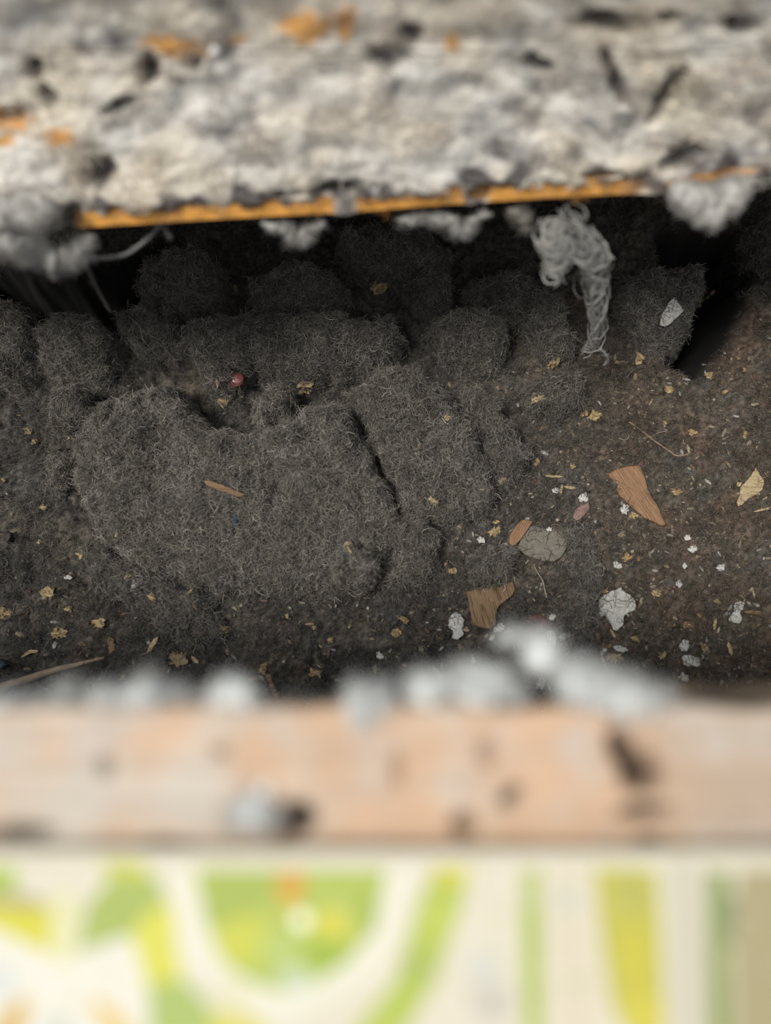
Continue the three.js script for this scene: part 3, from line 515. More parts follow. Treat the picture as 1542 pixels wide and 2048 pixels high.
// fuzz over the bare floor, thinner, and off the chips
{
  const boxes = chipPolys.map((poly) => ({ poly, x0: Math.min(...poly.map((p) => p.x)), x1: Math.max(...poly.map((p) => p.x)), z0: Math.min(...poly.map((p) => p.z)), z1: Math.max(...poly.map((p) => p.z)) }));
  const covered = (x, z) => boxes.some((b) => x > b.x0 && x < b.x1 && z > b.z0 && z < b.z1 && inside(b.poly, x, z) > -0.0003);
  fuzz('lint_fuzz', spotsOn(floorGeo, 0.5, (p) => {
    if (Math.abs(p.x) > 0.125 || covered(p.x, p.z) && rnd() < 0.8 || rnd() < inHole(p.x, p.z)) return null;
    const k = clamp(0.62 + 1.3 * fbm(p.x * 70, p.z * 70, 21, 2), 0.25, 1); if (rnd() > k) return null;
    const g = 0.1 + 0.2 * rnd() * rnd(), b = smooth(p.x, 0.02, 0.09) * 0.12; return { s: rr(0.6, 1.15), c: [g * (1 + b), g * 0.95, g * (0.88 - b)] };
  }), floor);
  // grit: specks too small to pick apart
  const g0 = new THREE.IcosahedronGeometry(0.5 * MM, 0), im = [];
  for (let i = 0; i < 11000; i++) {
    const px = rr(-60, 1600), py = rr(430, 1440), p = onPlane(px, py, 0.001), w = px > 880 && py > 700 ? 0.85 : py > 1150 ? 0.5 : 0.16;
    if (rnd() > w || rnd() < inHole(p.x, p.z)) continue;
    const y = topHeight(p.x, p.z); if (y > floorHeight(p.x, p.z) + 0.4 * MM && rnd() > 0.12) continue;
    p.y = y + 0.25 * MM; im.push(p);
  }
  const grit = new THREE.InstancedMesh(g0, matte(0xffffff), im.length), m = new THREE.Matrix4(), q = new THREE.Quaternion(), c = new THREE.Color();
  const tones = [[0.33, 0.25, 0.155], [0.4, 0.32, 0.22], [0.46, 0.44, 0.41], [0.27, 0.17, 0.1], [0.2, 0.145, 0.1], [0.42, 0.36, 0.26], [0.16, 0.095, 0.075]];
  im.forEach((p, i) => {
    q.setFromEuler(new THREE.Euler(rr(-0.5, 0.5), rr(0, 6.28), rr(-0.5, 0.5))); const s = Math.pow(rnd(), 3) * 1.25 + 0.28;
    m.compose(p, q, new THREE.Vector3(s * rr(0.6, 2.2), s * 0.5, s * rr(0.4, 0.9))); grit.setMatrixAt(i, m);
    const t = tones[Math.floor(rnd() * tones.length)], k = rr(0.55, 1.1); grit.setColorAt(i, c.setRGB(t[0] * k, t[1] * k, t[2] * k));
  });
  grit.name = 'grit'; grit.castShadow = grit.receiveShadow = true;
  tag(grit, 'tiny tan and white wood and plaster grit sprinkled over the pit floor', 'grit', null, 'stuff'); scene.add(grit);
}

// ------------------------------------------------------------------ the far boards under grey dust
const LIP = [[-880, 500], [-80, 480], [0, 470], [150, 456], [400, 440], [700, 424], [960, 404], [1300, 384], [1420, 372], [1640, 350], [2440, 330]];
const lipY = (px) => { for (let i = 1; i < LIP.length; i++) if (px <= LIP[i][0]) return lerp(LIP[i - 1][1], LIP[i][1], (px - LIP[i - 1][0]) / (LIP[i][0] - LIP[i - 1][0])); return LIP.at(-1)[1]; };
// dents in the dust: [px, py, rx, ry, angle, depth mm], measured on the faces
const dentsFar = [[302, 132, 26, 34, 10, 6], [388, 118, 20, 18, 0, 4.5], [70, 132, 20, 24, 20, 4.5], [1068, 122, 42, 18, 18, 5], [1215, 40, 80, 24, 0, 5], [1222, 145, 15, 60, -20, 6], [1330, 185, 17, 75, 27, 7], [1475, 45, 42, 22, 0, 5], [205, 345, 36, 40, 0, 3.5], [690, 372, 60, 14, -4, 3.5], [955, 385, 20, 18, 0, 4.5], [770, 110, 40, 30, 0, 2.5], [1360, 310, 50, 24, -30, 4], [20, 225, 40, 22, 0, 3], [240, 205, 40, 14, -25, 3], [1200, 345, 40, 10, -5, 3], [60, 420, 40, 16, -20, 3], [130, 440, 40, 30, -30, 4], [1340, 30, 30, 14, 0, 3], [820, 60, 28, 24, 0, 2.5], [560, 385, 60, 8, -3, 2.5], [100, 190, 20, 30, -40, 3]];
const bareFar = [[350, 84, 70, 20, 8], [615, 48, 54, 36, 0], [692, 40, 20, 42, 10], [470, 76, 26, 9, -12], [20, 235, 50, 24, 5], [128, 262, 30, 22, 10], [10, 275, 24, 14, 0], [905, 80, 16, 20, 0], [1420, 350, 110, 10, -9]];
const spot = (list, px, py, f) => { for (const d of list) { const a = (d[4] ?? 0) * Math.PI / 180, x = px - d[0], y = py - d[1], u = (x * Math.cos(a) + y * Math.sin(a)) / d[2], v = (y * Math.cos(a) - x * Math.sin(a)) / d[3]; const r = Math.sqrt(u * u + v * v); if (r < 1.7) f(d, r); } };
const ORANGE = [0.78, 0.37, 0.08], DUST = [0.74, 0.69, 0.61], DUSTSHADE = [0.10, 0.087, 0.088];
function farFace(rows, y0, y1, d0, d1, base, opts) {
  return gridGeometry(620, rows, (u, v) => {
    const px = lerp(-620, 2160, u), ly = lipY(px), py = y0 === 'lip' ? lerp(ly, y1, v) : lerp(y0, y1, v), depth = lerp(d0, d1, v);
    const n = at(px, py - 3, depth - (d0 - d1) * 3 / 330 ).sub(at(px, py, depth)).cross(new THREE.Vector3(-1, 0, 0)).normalize();
    const q = at(px, py, depth), wob = fbm(px * 0.012 + base, py * 0.014, base, 3);
    const fold = 1.5 * MM * fbm(px * 0.008, py * 0.008, base + 2, 2) + 1.2 * MM * wob + 0.25 * MM * fbm(px * 0.05, py * 0.07, base + 5, 3);
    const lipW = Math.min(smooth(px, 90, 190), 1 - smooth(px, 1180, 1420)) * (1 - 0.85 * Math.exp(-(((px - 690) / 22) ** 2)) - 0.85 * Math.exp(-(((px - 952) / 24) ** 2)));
    const clear = opts.lip ? Math.max(smooth((ly - py) + 26 * fbm(px * 0.03, 3.3, 1, 3), 20, 46), 1 - lipW) : 1;      // how thick the dust lies above the bare lip
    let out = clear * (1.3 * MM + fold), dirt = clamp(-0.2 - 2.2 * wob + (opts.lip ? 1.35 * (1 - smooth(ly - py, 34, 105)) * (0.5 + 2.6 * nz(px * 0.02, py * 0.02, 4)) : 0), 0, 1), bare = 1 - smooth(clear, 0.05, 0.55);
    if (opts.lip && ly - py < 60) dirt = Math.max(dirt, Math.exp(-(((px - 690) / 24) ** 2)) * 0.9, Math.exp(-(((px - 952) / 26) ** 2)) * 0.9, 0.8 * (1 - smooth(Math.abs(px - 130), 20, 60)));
    spot(dentsFar, px, py, (d, r) => { const k = 1 - smooth(r + 0.35 * nz(px * 0.04, py * 0.04, 3), 0.35, 1.25); out -= k * d[5] * MM; dirt = Math.max(dirt, k); });  // dents coloured dark: dirt, plus the shade of the holes put into the colour
    spot(bareFar, px, py, (d, r) => { const k = 1 - smooth(r + 0.5 * nz(px * 0.05, py * 0.05, 6), 0.6, 1.2); bare = Math.max(bare, k * 0.9); });
    const light = 1 + 0.35 * fbm(px * 0.015, py * 0.015, base + 9, 3), warm = clamp(1.8 * fbm(px * 0.006, py * 0.006, 7, 2), -0.4, 0.5);
    let c = mix3(DUST.map((x, i) => x * light * (1 + warm * [0.06, 0, -0.12][i])), DUSTSHADE, dirt * 0.93);
    const grain = 0.95 + 0.9 * fbm(px * 0.03, py * 0.11, 14, 3);
    c = mix3(c, ORANGE.map((x) => x * grain), bare * clamp(1 - dirt * (opts.lip && ly - py < 34 ? 0.3 : 0.8) + 0.15, 0, 1));
    return { p: q.addScaledVector(n, out), c, n };
  });
}
function slab(corners, pxa = -620, pxb = 2160) {            // a plain prism behind a dusty face: [front low, front high, back high, back low] at both ends
  const g = new THREE.BufferGeometry(), L = corners(pxa), R = corners(pxb), pos = [], idx = [], quads = [[0, 1, 5, 4], [1, 2, 6, 5], [2, 3, 7, 6], [3, 0, 4, 7], [3, 2, 1, 0], [4, 5, 6, 7]], all = [...L, ...R];
  for (const q of quads) { const b = pos.length / 3; q.forEach((k) => pos.push(all[k].x, all[k].y, all[k].z)); idx.push(b, b + 2, b + 1, b, b + 3, b + 2); }
  g.setAttribute('position', new THREE.Float32BufferAttribute(pos, 3)); g.setIndex(idx);
  g.setAttribute('color', new THREE.Float32BufferAttribute(pos.map((_, i) => [0.3, 0.16, 0.06][i % 3]), 3));
  g.computeVertexNormals(); return g;
}
const V = (x, y, z) => new THREE.Vector3(x, y, z);
{
  const b = group('floorboard');
  const face = farFace(120, 'lip', 97, 0.126, 0.1063, 1.3, { lip: true });
  part('plank', slab((px) => { const a = at(px, lipY(px) - 40, 0.134), h = at(px, 92, 0.1145); return [a, h, V(h.x, h.y, -0.132), V(a.x, a.y, -0.132)]; }), woodVertex, b);
  part('bare_lip', slab((px) => { const a = at(px, lipY(px) - 1, 0.1266), h = at(px, lipY(px) - 38, 0.1246); return [a, h, V(h.x, h.y, h.z - 0.02), V(a.x, a.y, a.z - 0.02)]; }, 150, 1330), woodVertex, b);
  part('dust_coat', face, vmat, b).userData.kind = 'stuff';
  fuzz('dust_fuzz', spotsOn(face, 0.16, (p, n, c) => { const g = rr(0.8, 1.25); return Math.abs(p.x) > 0.09 || c[0] > 2.2 * c[2] && rnd() > 0.15 || c[0] < 0.3 && rnd() > 0.4 ? null : { s: rr(0.4, 0.8), c: c.map((x) => Math.min(0.85, x * g)) }; }), b, fluffTufts);
  tag(b, 'far floorboard under thick pale grey dust with a bare orange lower lip', 'floorboard');
}
{
  const b = group('floorboard');
  const face = farFace(90, 97, -150, 0.1063, 0.09, 1.3, {});
  part('plank', slab((px) => { const a = at(px, 86, 0.1128), h = at(px, -150, 0.0975); return [a, h, V(h.x, h.y, -0.112), V(a.x, a.y, -0.112)]; }), woodVertex, b);
  part('dust_coat', face, vmat, b).userData.kind = 'stuff';
  fuzz('dust_fuzz', spotsOn(face, 0.16, (p, n, c) => { const g = rr(0.8, 1.25); return Math.abs(p.x) > 0.08 || c[0] > 2.2 * c[2] && rnd() > 0.15 || c[0] < 0.3 && rnd() > 0.4 ? null : { s: rr(0.4, 0.8), c: c.map((x) => Math.min(0.85, x * g)) }; }), b, fluffTufts);
  tag(b, 'uppermost far floorboard, dusty with small bare orange patches, stacked on the lipped board', 'floorboard');
}

// ------------------------------------------------------------------ the near board, its ledge and the printed tile
const BT = 0.1098, TT = 0.1128;                              // heights of the board's top and of the tile's top
const dentsNear = [[1250, 1502, 26, 42, -25, 4.5], [1285, 1545, 42, 36, 20, 6], [590, 1640, 44, 34, -30, 4], [1022, 1588, 26, 14, -40, 2.2], [1290, 1622, 56, 14, -8, 2.2], [930, 1650, 26, 30, 10, 1.7], [1300, 1685, 30, 12, 0, 2], [40, 1660, 80, 16, 0, 1.8], [330, 1690, 60, 10, 0, 1.6], [800, 1540, 14, 40, 0, 1], [980, 1500, 22, 36, 0, 1], [215, 1530, 20, 24, 0, 1], [445, 1505, 18, 12, 0, 1.2]];
{
  const b = group('wooden_board');
  const z0 = onPlane(771, 1412, BT).z, z1 = onPlane(771, 1760, BT).z;
  const top = gridGeometry(640, 90, (u, v) => {
    const x = lerp(-0.15, 0.15, u), z = lerp(z0, z1, v), d = V(x, BT, z).sub(EYE), depth = d.dot(AX), px = W / 2 + d.x / depth * F, py = H / 2 - d.dot(UP) / depth * F;
    let y = BT + 0.35 * MM * fbm(x * 220, z * 220, 2, 3), dirt = 0;
    const dusty = clamp((1 - smooth(px, 0, 900)) * 0.95 + 1.5 * fbm(x * 130, z * 130, 3, 3) - 0.12, 0, 1), n = 1 + 0.25 * fbm(x * 60, z * 700, 5, 3);
    spot(dentsNear, px, py, (e, r) => { const k = 1 - smooth(r + 0.3 * nz(px * 0.03, py * 0.03, 8), 0.3, 1.3); y -= k * e[5] * MM; dirt = Math.max(dirt, k * Math.min(1, e[5] / 2.6)); });  // gouges also get a darker colour, stronger where deeper
    const edge = v < 0.03 ? (0.03 - v) / 0.03 : 0; y -= edge * edge * 1.2 * MM; y += dusty * 0.5 * MM;
    let c = mix3(mix3([0.55 * n, 0.37 * n, 0.245 * n], [0.44 * n, 0.335 * n, 0.25 * n], smooth(px, 1150, 1500)), [0.53 * n, 0.475 * n, 0.405 * n], dusty * 0.95);
    c = mix3(c, [0.50, 0.435, 0.38], clamp(2.2 * fbm(x * 150, z * 150, 13, 3) - 0.1, 0, 0.7));
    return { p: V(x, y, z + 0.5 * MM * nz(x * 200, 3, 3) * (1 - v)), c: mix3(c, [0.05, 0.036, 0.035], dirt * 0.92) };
  });
  part('board_top', top, woodVertex, b);
  const body = new THREE.BoxGeometry(0.3, 0.0105, 0.14); body.deleteAttribute('uv');
  body.setAttribute('color', new THREE.Float32BufferAttribute(new Array(24).fill([0.33, 0.18, 0.09]).flat(), 3));
  const core = part('plank', body, woodVertex, b); core.position.set(0, BT - 0.0075 - 0.0052, z0 + 0.0012 + 0.07);
  tag(b, 'pinkish brown near board, dust-smeared and gouged, between the gap and the green tile', 'board');
  // the lower ledge that shows at the picture edge
  const l = group('ledge_strip');
  const lz = onPlane(1450, 1366, 0.098).z, x0 = onPlane(1335, 1390, 0.098).x;
  const lg = gridGeometry(80, 30, (u, v) => { const x = lerp(x0, x0 + 0.11, u), z = lerp(lz, lz + 0.012, v), e = v < 0.1 ? (0.1 - v) * 10 : 0; return { p: V(x, 0.098 + 0.5 * MM * fbm(x * 300, z * 300, 4, 3) - e * e * 0.003, z + 0.7 * MM * nz(x * 250, 2, 2) * (1 - v)), c: mix3([0.17, 0.125, 0.08], [0.08, 0.06, 0.045], clamp(0.5 + 2 * fbm(x * 200, z * 200, 3, 2), 0, 1)) }; });
  part('ledge_top', lg, woodVertex, l);
  tag(l, 'low brown ledge peeping out below the near board beside its dark gouge', 'ledge');
}
{
  const x0 = -0.05, x1 = 0.05, z0 = onPlane(771, 1703, TT).z, z1 = z0 + 0.022, S = 20000;
  const cv = document.createElement('canvas'); cv.width = 2000; cv.height = 440; const g = cv.getContext('2d');
  const xy = (px, py) => { const p = onPlane(px, py, TT); return [(p.x - x0) * S, (p.z - z0) * S]; };
  const fill = (c, pts) => { g.fillStyle = c; g.beginPath(); pts.forEach((q, i) => { const [x, y] = xy(...q); i ? g.lineTo(x, y) : g.moveTo(x, y); }); g.closePath(); g.fill(); };
  const blob = (c, px, py, r, r2 = r) => { const [x, y] = xy(px, py), k = xy(px + 10, py)[0] - x; g.fillStyle = c; g.beginPath(); g.ellipse(x, y, r * k / 10, r2 * k / 10, 0, 0, 7); g.fill(); };
  g.fillStyle = '#e9e2cf'; g.fillRect(0, 0, 2000, 440);
  fill('#f3efe2', [[-40, 1850], [350, 1850], [420, 2080], [-40, 2080]]);
  // corner print at the left
  fill('#b3c95a', [[-60, 1732], [40, 1738], [28, 1790], [-60, 1800]]); fill('#b8ad84', [[-60, 1780], [70, 1790], [100, 1815], [-60, 1815]]);
  fill('#dfd94f', [[-60, 1812], [104, 1814], [104, 1912], [60, 1890], [-60, 1835]]); fill('#e9e8b4', [[108, 1790], [150, 1790], [145, 1930], [112, 1930]]);
  fill('#d2d45c', [[200, 1722], [292, 1726], [300, 1765], [225, 1765]]); fill('#b2c26b', [[222, 1752], [318, 1756], [330, 1800], [300, 1870], [240, 1876], [152, 1908], [168, 1820]]);
  fill('#e2df62', [[290, 1830], [345, 1800], [352, 1890], [370, 1960], [330, 2010], [298, 2000], [282, 1930], [262, 1870]]); fill('#b3c673', [[300, 1965], [372, 1960], [425, 2020], [440, 2080], [300, 2080]]); fill('#dfd965', [[420, 2020], [520, 2040], [540, 2080], [430, 2080]]);
  fill('#dfe4e2', [[-40, 1930], [22, 1930], [30, 1990], [-40, 2000]]); fill('#dcb765', [[-10, 2048], [38, 1995], [62, 2000], [40, 2080], [-20, 2080]]); fill('#eccf88', [[178, 2000], [205, 2000], [262, 2048], [270, 2080], [215, 2080]]); fill('#d8dbd2', [[90, 2035], [140, 2035], [150, 2080], [80, 2080]]);
  // the ringed medallion
  const bowl = (k) => [[372 + k, 1738], [392 + k, 1840], [420 + k, 1915], [470 + k * 0.7, 1965 - k * 0.6], [560, 2005 - k], [650 - k * 0.7, 1975 - k * 0.6], [725 - k, 1920 - k * 0.3], [768 - k, 1850], [792 - k, 1738]];
  fill('#f2eedd', bowl(-42)); fill('#b9c865', bowl(18));
  fill('#b0c061', [[410, 1750], [560, 1745], [540, 1810], [430, 1850], [408, 1800]]); blob('#d2d45a', 490, 1880, 60, 45); blob('#ded95a', 660, 1855, 42, 34); blob('#a9c050', 650, 1905, 48, 30); blob('#bfd07a', 560, 1900, 40, 38); blob('#a9bd55', 735, 1830, 20, 40);
  blob('#e0a94c', 582, 1772, 28, 30); blob('#cfdcc0', 590, 1960, 36, 22); blob('#e9e6bd', 470, 1985, 30, 20); blob('#ccc45c', 580, 1815, 26, 14);
  // bands to the right of the ring, greyer rightward with light falloff put in
  fill('#bccb62', [[868, 1733], [938, 1735], [925, 1810], [900, 1880], [872, 1960], [850, 2000], [800, 2080], [690, 2080], [742, 2020], [790, 1960], [812, 1890], [836, 1810]]); fill('#d8d358', [[866, 1733], [938, 1735], [934, 1770], [862, 1770]]); fill('#b1c06a', [[822, 1900], [872, 1920], [858, 1960], [804, 1960]]); fill('#c6d265', [[846, 1800], [912, 1800], [900, 1870], [832, 1870]]);
  blob('#d6cfc3', 985, 2005, 46, 40); blob('#dadbd2', 965, 1935, 30, 30); fill('#bdc77a', [[1040, 1738], [1082, 1738], [1082, 1820], [1046, 1820]]);
  fill('#b0c253', [[1044, 1815], [1082, 1815], [1086, 2080], [1050, 2080]]); fill('#e6dcc6', [[1098, 1725], [1172, 1725], [1190, 1850], [1215, 2080], [1110, 2080]]); blob('#d9d9cb', 1135, 1800, 22, 26);
  fill('#c9c45e', [[1188, 1735], [1312, 1738], [1322, 1850], [1330, 2080], [1262, 2080], [1222, 2010], [1206, 1910], [1196, 1820]]); blob('#bebc62', 1265, 1785, 40, 30); blob('#d2c94e', 1270, 1920, 34, 70); fill('#d9cf57', [[1240, 2000], [1326, 1990], [1330, 2080], [1262, 2080]]);
  fill('#d8d2bf', [[1335, 1725], [1408, 1725], [1412, 2080], [1345, 2080]]); fill('#94a063', [[1414, 1740], [1462, 1742], [1456, 1900], [1464, 2080], [1416, 2080]]); fill('#8f9c82', [[1452, 1790], [1478, 1790], [1474, 1900], [1450, 1880]]); fill('#b3a883', [[1478, 1738], [1620, 1738], [1620, 2080], [1470, 2080], [1464, 1920]]);
  for (let i = 0; i < 2600; i++) { g.fillStyle = ['#fffdf0', '#8a8f3a', '#d0c070', '#fff6d8', '#7f8c40'][i % 5]; g.globalAlpha = rr(0.03, 0.2); g.beginPath(); g.arc(rr(0, 2000), rr(0, 440), rr(1, 8), 0, 7); g.fill(); } g.globalAlpha = 1;
  const print = new THREE.CanvasTexture(cv); print.wrapS = print.wrapT = THREE.MirroredRepeatWrapping; print.colorSpace = THREE.SRGBColorSpace; print.anisotropy = 8;
  const t = group('tile'), wx = 0.3, wz = 0.125, zc = z0 + wz / 2;
  const face = new THREE.PlaneGeometry(wx, wz, 60, 250); face.rotateX(-Math.PI / 2); t.position.set(0, TT, zc);
  const T = face.attributes.uv; for (let i = 0; i < T.count; i++) T.setXY(i, (face.attributes.position.getX(i) - x0) / (x1 - x0), 1 - (face.attributes.position.getZ(i) + zc - z0) / (z1 - z0));
  const P = face.attributes.position; for (let i = 0; i < P.count; i++) { const e = clamp((P.getZ(i) + wz / 2) / 0.0008, 0, 1); P.setY(i, -0.35 * MM * (1 - e) * (1 - e) + 0.03 * MM * nz(P.getX(i) * 300, P.getZ(i) * 300, 2)); } face.computeVertexNormals();
  part('printed_face', face, new THREE.MeshPhysicalMaterial({ map: print, color: new THREE.Color(0.79, 0.785, 0.77), roughness: 0.65, specularIntensity: 0.6 }), t);
  const body = new THREE.BoxGeometry(wx, 2.4 * MM, wz - 0.0003); const bm = part('tile_body', body, matte(srgb(196, 186, 160)), t); bm.position.y = -1.2 * MM - 0.4 * MM;
  const glintBead = new THREE.SphereGeometry(0.75 * MM, 20, 14); glintBead.scale(1, 0.5, 1);
  const gp = onPlane(605, 1838, TT); const gb = mesh('highlight', glintBead, new THREE.MeshPhysicalMaterial({ color: 0xfbfce6, roughness: 0.15, clearcoat: 1 })); gb.position.set(gp.x, TT + 0.1 * MM, gp.z);  // pale bead added for a glint, its brightness put into the colour
  tag(gb, 'pale bead painted as a glinting droplet on the ringed medallion of the tile', 'highlight');
  tag(t, 'cream tile printed with green and yellow ringed ornament, lying on the near board', 'tile');
}

// ------------------------------------------------------------------ dust fluff hanging from and lying on the board edges
// a lumpy body along a path of [px, py, depth, radius mm], with fibres on it
function fluff(name, category, label, path, tone, { lump = 0.55, dense = 0.5, size = 0.7, tint = [1, 0.97, 0.92] } = {}) {
  const pts = path.map(([x, y, d]) => at(x, y, d)), o = pts[0].clone(), c = new THREE.CatmullRomCurve3(pts.map((p) => p.clone().sub(o)));
  const n = 14 * path.length, sides = 22, rad = (t) => { const f = t * (path.length - 1), i = Math.min(Math.floor(f), path.length - 2); return lerp(path[i][3], path[i + 1][3], f - i) * 0.85 * MM * Math.sqrt(Math.max(0.02, 1 - Math.pow(Math.abs(2 * t - 1), 6))); };
  const k = path[0][0] * 0.013 + path[0][1] * 0.07, geo = threadGeometry(c.getPoints(n), rad, () => [0, 0, 0], sides), P = geo.attributes.position, C = geo.attributes.color, ctr = c.getPoints(n);
  for (let i = 0; i < P.count; i++) {
    const q = ctr[Math.floor(i / sides)], x = P.getX(i), y = P.getY(i), z = P.getZ(i), r = Math.hypot(x - q.x, y - q.y, z - q.z), f = 420 / Math.max(0.6, Math.min(2, r * 700)), s = 1 + lump * 1.7 * fbm(x * f + k, y * f, z * f, 3);
    P.setXYZ(i, q.x + (x - q.x) * s, q.y + (y - q.y) * s, q.z + (z - q.z) * s);
    const g = Math.min(1.35 * tone, 0.75) * (1 + 0.5 * fbm(x * 600, y * 600 + k, z * 600, 2)); C.setXYZ(i, g * tint[0], g * tint[1], g * tint[2]);
  }
  geo.computeVertexNormals();
  const g = group(name, o); part('dust_body', geo, vmat, g).userData.kind = 'stuff';
  fuzz('dust_fuzz', spotsOn(geo, dense, () => { const q = Math.min(0.85, tone * rr(1.1, 2.0)); return { s: rr(0.5, 1.0) * size * 0.62, c: tint.map((x) => x * q) }; }), g, fluffTufts);
  return tag(g, label, category);
}
// loose fibres wound round a path of [px, py, depth, radius mm], some of them looping out of it
function skein(label, path, n, tone) {
  const pts = path.map(([x, y, d]) => at(x, y, d)), o = pts[0].clone(), c = new THREE.CatmullRomCurve3(pts.map((p) => p.clone().sub(o))), gs = [];
  for (let i = 0; i < n; i++) {
    const a = rr(0, 0.55), b = Math.min(1, a + rr(0.25, 0.75)), m = 26, w = rr(0, 6.28), turns = rr(-7, 7), out = rr(0.2, 1.6), th = rr(0.05, 0.15) * MM, g = Math.min(0.8, tone * rr(0.7, 1.6)), q = [], k0 = rr(0, 99);
    for (let k = 0; k <= m; k++) { const t = lerp(a, b, k / m), f = t * (path.length - 1), e = Math.min(Math.floor(f), path.length - 2), R = lerp(path[e][3], path[e + 1][3], f - e) * MM * out * (1 + 0.8 * nz(k * 0.25, k0, 1)), h = w + turns * t + 4 * nz(k * 0.16, k0, 7); q.push(c.getPoint(t).add(new THREE.Vector3(Math.cos(h) * R, 1.2 * MM * nz(k * 0.2, k0, 4), Math.sin(h) * R))); }
    gs.push(threadGeometry(q, th, [g, g * 0.97, g * 0.91], 5));
  }
  const core = threadGeometry(c.getPoints(40), (t) => { const f = t * (path.length - 1), e = Math.min(Math.floor(f), path.length - 2); return lerp(path[e][3], path[e + 1][3], f - e) * 0.14 * MM; }, (t, k) => [0.8, 0.77, 0.72].map((x) => x * tone * (1 + 0.6 * nz(t * 40, k * 5, 3))), 8);
  const g = group('dust_strand', o); part('dust_fibres', mergeGeometries([core, ...gs]), vmat, g).userData.kind = 'stuff';
  return tag(g, label, 'dust strand');
}
fluff('dust_clump', 'dust clump', 'fat pale dust clump bulging over the far lip above the dark right cleft', [[1340, 372, 0.122, 2.0], [1380, 392, 0.122, 3.6], [1420, 412, 0.123, 4.0], [1450, 395, 0.122, 3.0], [1500, 360, 0.12, 2.4]], 0.33, { lump: 0.7 });
fluff('dust_clump', 'dust clump', 'pale dust tassel sagging from the middle of the far lip', [[520, 446, 0.128, 0.7], [560, 458, 0.129, 1.1], [600, 478, 0.131, 1.5], [622, 462, 0.129, 1.0], [650, 446, 0.128, 0.7]], 0.27, { lump: 0.9 });
fluff('dust_clump', 'dust clump', 'ragged dust fringe with a hanging point, right of the tassel under the far lip', [[790, 440, 0.129, 0.5], [830, 440, 0.129, 1.0], [890, 440, 0.129, 1.2], [930, 466, 0.131, 1.2], [950, 440, 0.129, 1.0], [985, 428, 0.127, 0.5]], 0.24, { lump: 0.9 });
fluff('dust_clump', 'dust clump', 'small tan dust blob under the far lip just left of the long hanging strand', [[1015, 420, 0.128, 0.8], [1045, 432, 0.129, 1.6], [1050, 455, 0.131, 1.2], [1046, 468, 0.132, 0.5]], 0.17, { lump: 0.7, tint: [1, 0.93, 0.8] });
skein('short knotted dust knob hanging beside the long strand', [[1118, 440, 0.130, 1.2], [1102, 470, 0.132, 2.0], [1112, 500, 0.136, 1.6], [1108, 530, 0.139, 1.9], [1110, 560, 0.142, 1.4]], 55, 0.44);
skein('long twisted grey dust strand dangling from the far lip into the pit', [[1132, 410, 0.128, 1.0], [1150, 450, 0.131, 1.6], [1168, 490, 0.136, 2.2], [1188, 520, 0.142, 2.2], [1186, 570, 0.148, 1.7], [1194, 630, 0.157, 1.4], [1190, 680, 0.165, 1.1], [1172, 705, 0.171, 1.0]], 70, 0.36);
fluff('dust_strand', 'dust strand', 'thin curled dust thread at the tip of the long hanging strand', [[1190, 690, 0.167, 0.25], [1208, 705, 0.17, 0.3], [1216, 722, 0.174, 0.3], [1206, 732, 0.177, 0.2]], 0.34, { lump: 0.3, dense: 0.5, size: 0.5 });
fluff('dust_clump', 'dust clump', 'heavy dust sag drooping below the left end of the far lip', [[-60, 480, 0.122, 3.5], [0, 490, 0.123, 3.6], [60, 500, 0.124, 3.4], [120, 525, 0.127, 2.5], [165, 495, 0.126, 1.9], [190, 470, 0.126, 1.0]], 0.22, { lump: 0.6 });
fluff('dust_clump', 'dust clump', 'pale dust bulge on the left end of the far board, above the drooping sag', [[-60, 400, 0.119, 3.2], [0, 420, 0.119, 3.4], [60, 425, 0.119, 3.0], [110, 410, 0.119, 2.6]], 0.36, { lump: 0.6 });
fluff('dust_strand', 'dust strand', 'grey dust thread arching below the left part of the far lip', [[165, 512, 0.129, 0.4], [200, 516, 0.131, 0.42], [250, 509, 0.132, 0.42], [280, 490, 0.132, 0.38], [312, 460, 0.131, 0.36], [322, 446, 0.13, 0.3]], 0.17, { lump: 0.2, dense: 0.15, size: 0.4 });
fluff('dust_strand', 'dust strand', 'short dust stub hanging right of the arching thread', [[322, 448, 0.130, 0.35], [332, 462, 0.131, 0.5], [344, 478, 0.132, 0.55]], 0.12, { lump: 0.2, dense: 0.15, size: 0.4 });
fluff('dust_strand', 'dust strand', 'brown-topped dust thread slanting down from the left sag to the lint hump', [[160, 512, 0.131, 0.4], [176, 540, 0.138, 0.42], [196, 580, 0.15, 0.4], [212, 608, 0.158, 0.42], [222, 626, 0.163, 0.42]], 0.11, { lump: 0.2, dense: 0.12, size: 0.4, tint: [1, 0.92, 0.84] });
const near = (label, path, tone, o = {}) => fluff('dust_clump', 'dust clump', label, path.map(([x, y, d, q]) => [x, y, d, q * 1.25]), Math.min(0.7, tone * 1.25), { lump: 1.0, size: 0.8, tint: [0.97, 1, 0.985], ...o });
near('brilliant bluish-white fluff ball on the near board edge, before the maroon scrap', [[1068, 1285, 0.074, 1.0], [1078, 1300, 0.073, 1.7], [1088, 1318, 0.072, 1.5], [1100, 1330, 0.071, 0.8]], 0.62, { lump: 0.35 });
near('long blurred fluff roll on the near board edge, right of the brilliant ball', [[1110, 1350, 0.071, 1.0], [1150, 1365, 0.07, 2.6], [1200, 1395, 0.069, 2.4], [1270, 1405, 0.069, 1.9], [1330, 1420, 0.069, 0.9]], 0.36);
near('grey fluff pad on the near board edge, left of the brilliant ball', [[900, 1385, 0.07, 1.0], [950, 1372, 0.07, 2.0], [1000, 1385, 0.07, 1.7], [1050, 1395, 0.069, 1.0]], 0.36);
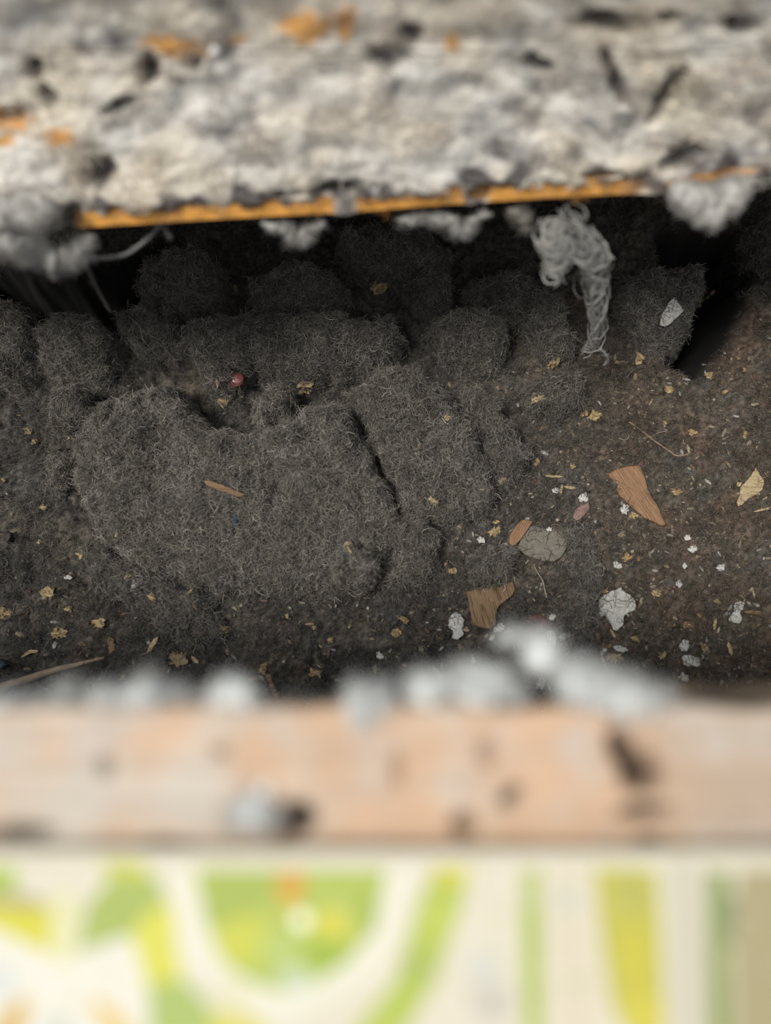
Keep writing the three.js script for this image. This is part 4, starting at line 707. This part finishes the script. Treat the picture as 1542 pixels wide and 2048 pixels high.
near('pale round fluff ball on the middle of the near board edge', [[820, 1400, 0.07, 0.8], [850, 1388, 0.07, 1.6], [885, 1385, 0.07, 1.5], [910, 1400, 0.069, 0.7]], 0.44);
near('smooth silvery fluff lump on the near board edge, left of the pale round ball', [[680, 1440, 0.069, 0.8], [715, 1425, 0.069, 2.0], [760, 1415, 0.069, 2.2], [800, 1420, 0.069, 0.9]], 0.40);
near('greenish-grey fluff knob on the near board edge, below the slanted brown splinter', [[420, 1430, 0.069, 0.8], [455, 1415, 0.069, 1.9], [490, 1425, 0.069, 1.5], [530, 1432, 0.069, 0.8]], 0.4);
near('thin grey fluff veil between the fluff knob and the silvery lump', [[530, 1440, 0.07, 0.5], [580, 1432, 0.07, 0.8], [630, 1425, 0.07, 0.7], [670, 1435, 0.07, 0.5]], 0.26);
near('broad bluish fluff heap at the left of the near board edge', [[170, 1425, 0.07, 1.0], [215, 1408, 0.07, 1.8], [270, 1412, 0.07, 2.0], [330, 1432, 0.069, 1.2]], 0.42);
near('upright grey fluff tuft beside the broad bluish heap', [[130, 1430, 0.07, 0.9], [135, 1405, 0.071, 1.0], [150, 1385, 0.072, 0.9], [158, 1378, 0.072, 0.4]], 0.34);
near('fluff roll in the corner of the near board, left of the upright tuft', [[-40, 1445, 0.069, 1.4], [20, 1440, 0.069, 1.6], [80, 1440, 0.069, 1.4], [120, 1445, 0.069, 0.9]], 0.4);
near('grey fluff wad lodged in the small dark gouge of the near board', [[430, 1625, 0.0655, 0.7], [470, 1630, 0.0655, 1.3], [520, 1620, 0.0655, 1.4], [560, 1640, 0.0655, 0.8]], 0.34);
near('low fluff line on the near board edge beside the brown ledge', [[1290, 1405, 0.07, 0.6], [1320, 1412, 0.07, 1.0], [1350, 1420, 0.07, 0.6]], 0.3);
near('loose grey fluff smear on the near board edge between bluish heap and fluff knob', [[325, 1425, 0.07, 0.6], [360, 1405, 0.071, 1.0], [400, 1412, 0.071, 0.9], [430, 1425, 0.07, 0.5]], 0.3);
near('faint fluff wisp floating off the near board edge by the blurred pale sliver', [[985, 1290, 0.076, 0.3], [1020, 1275, 0.077, 0.5], [1045, 1272, 0.077, 0.5], [1062, 1280, 0.076, 0.3]], 0.3);

for (const [px, py, depth, size, label] of [[528, 1582, 0.0655, 0.75, 'white grain added as a painted glint on the near board above its small dark gouge'], [430, 102, 0.1035, 0.7, 'white grain added as a painted glint in the far dust beside the two dark holes']]) {  // white grains added as glints, the highlight put into their colour
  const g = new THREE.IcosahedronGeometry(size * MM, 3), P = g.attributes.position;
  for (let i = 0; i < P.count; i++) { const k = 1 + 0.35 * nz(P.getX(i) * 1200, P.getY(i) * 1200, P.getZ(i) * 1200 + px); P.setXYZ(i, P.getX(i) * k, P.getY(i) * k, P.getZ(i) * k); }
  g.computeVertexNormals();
  const m = mesh('glint_grain', g, matte(0xf6f4ee, { roughness: 0.4 })); m.position.copy(at(px, py, depth)); tag(m, label, 'grain');
}

renderer.render(scene, camera);
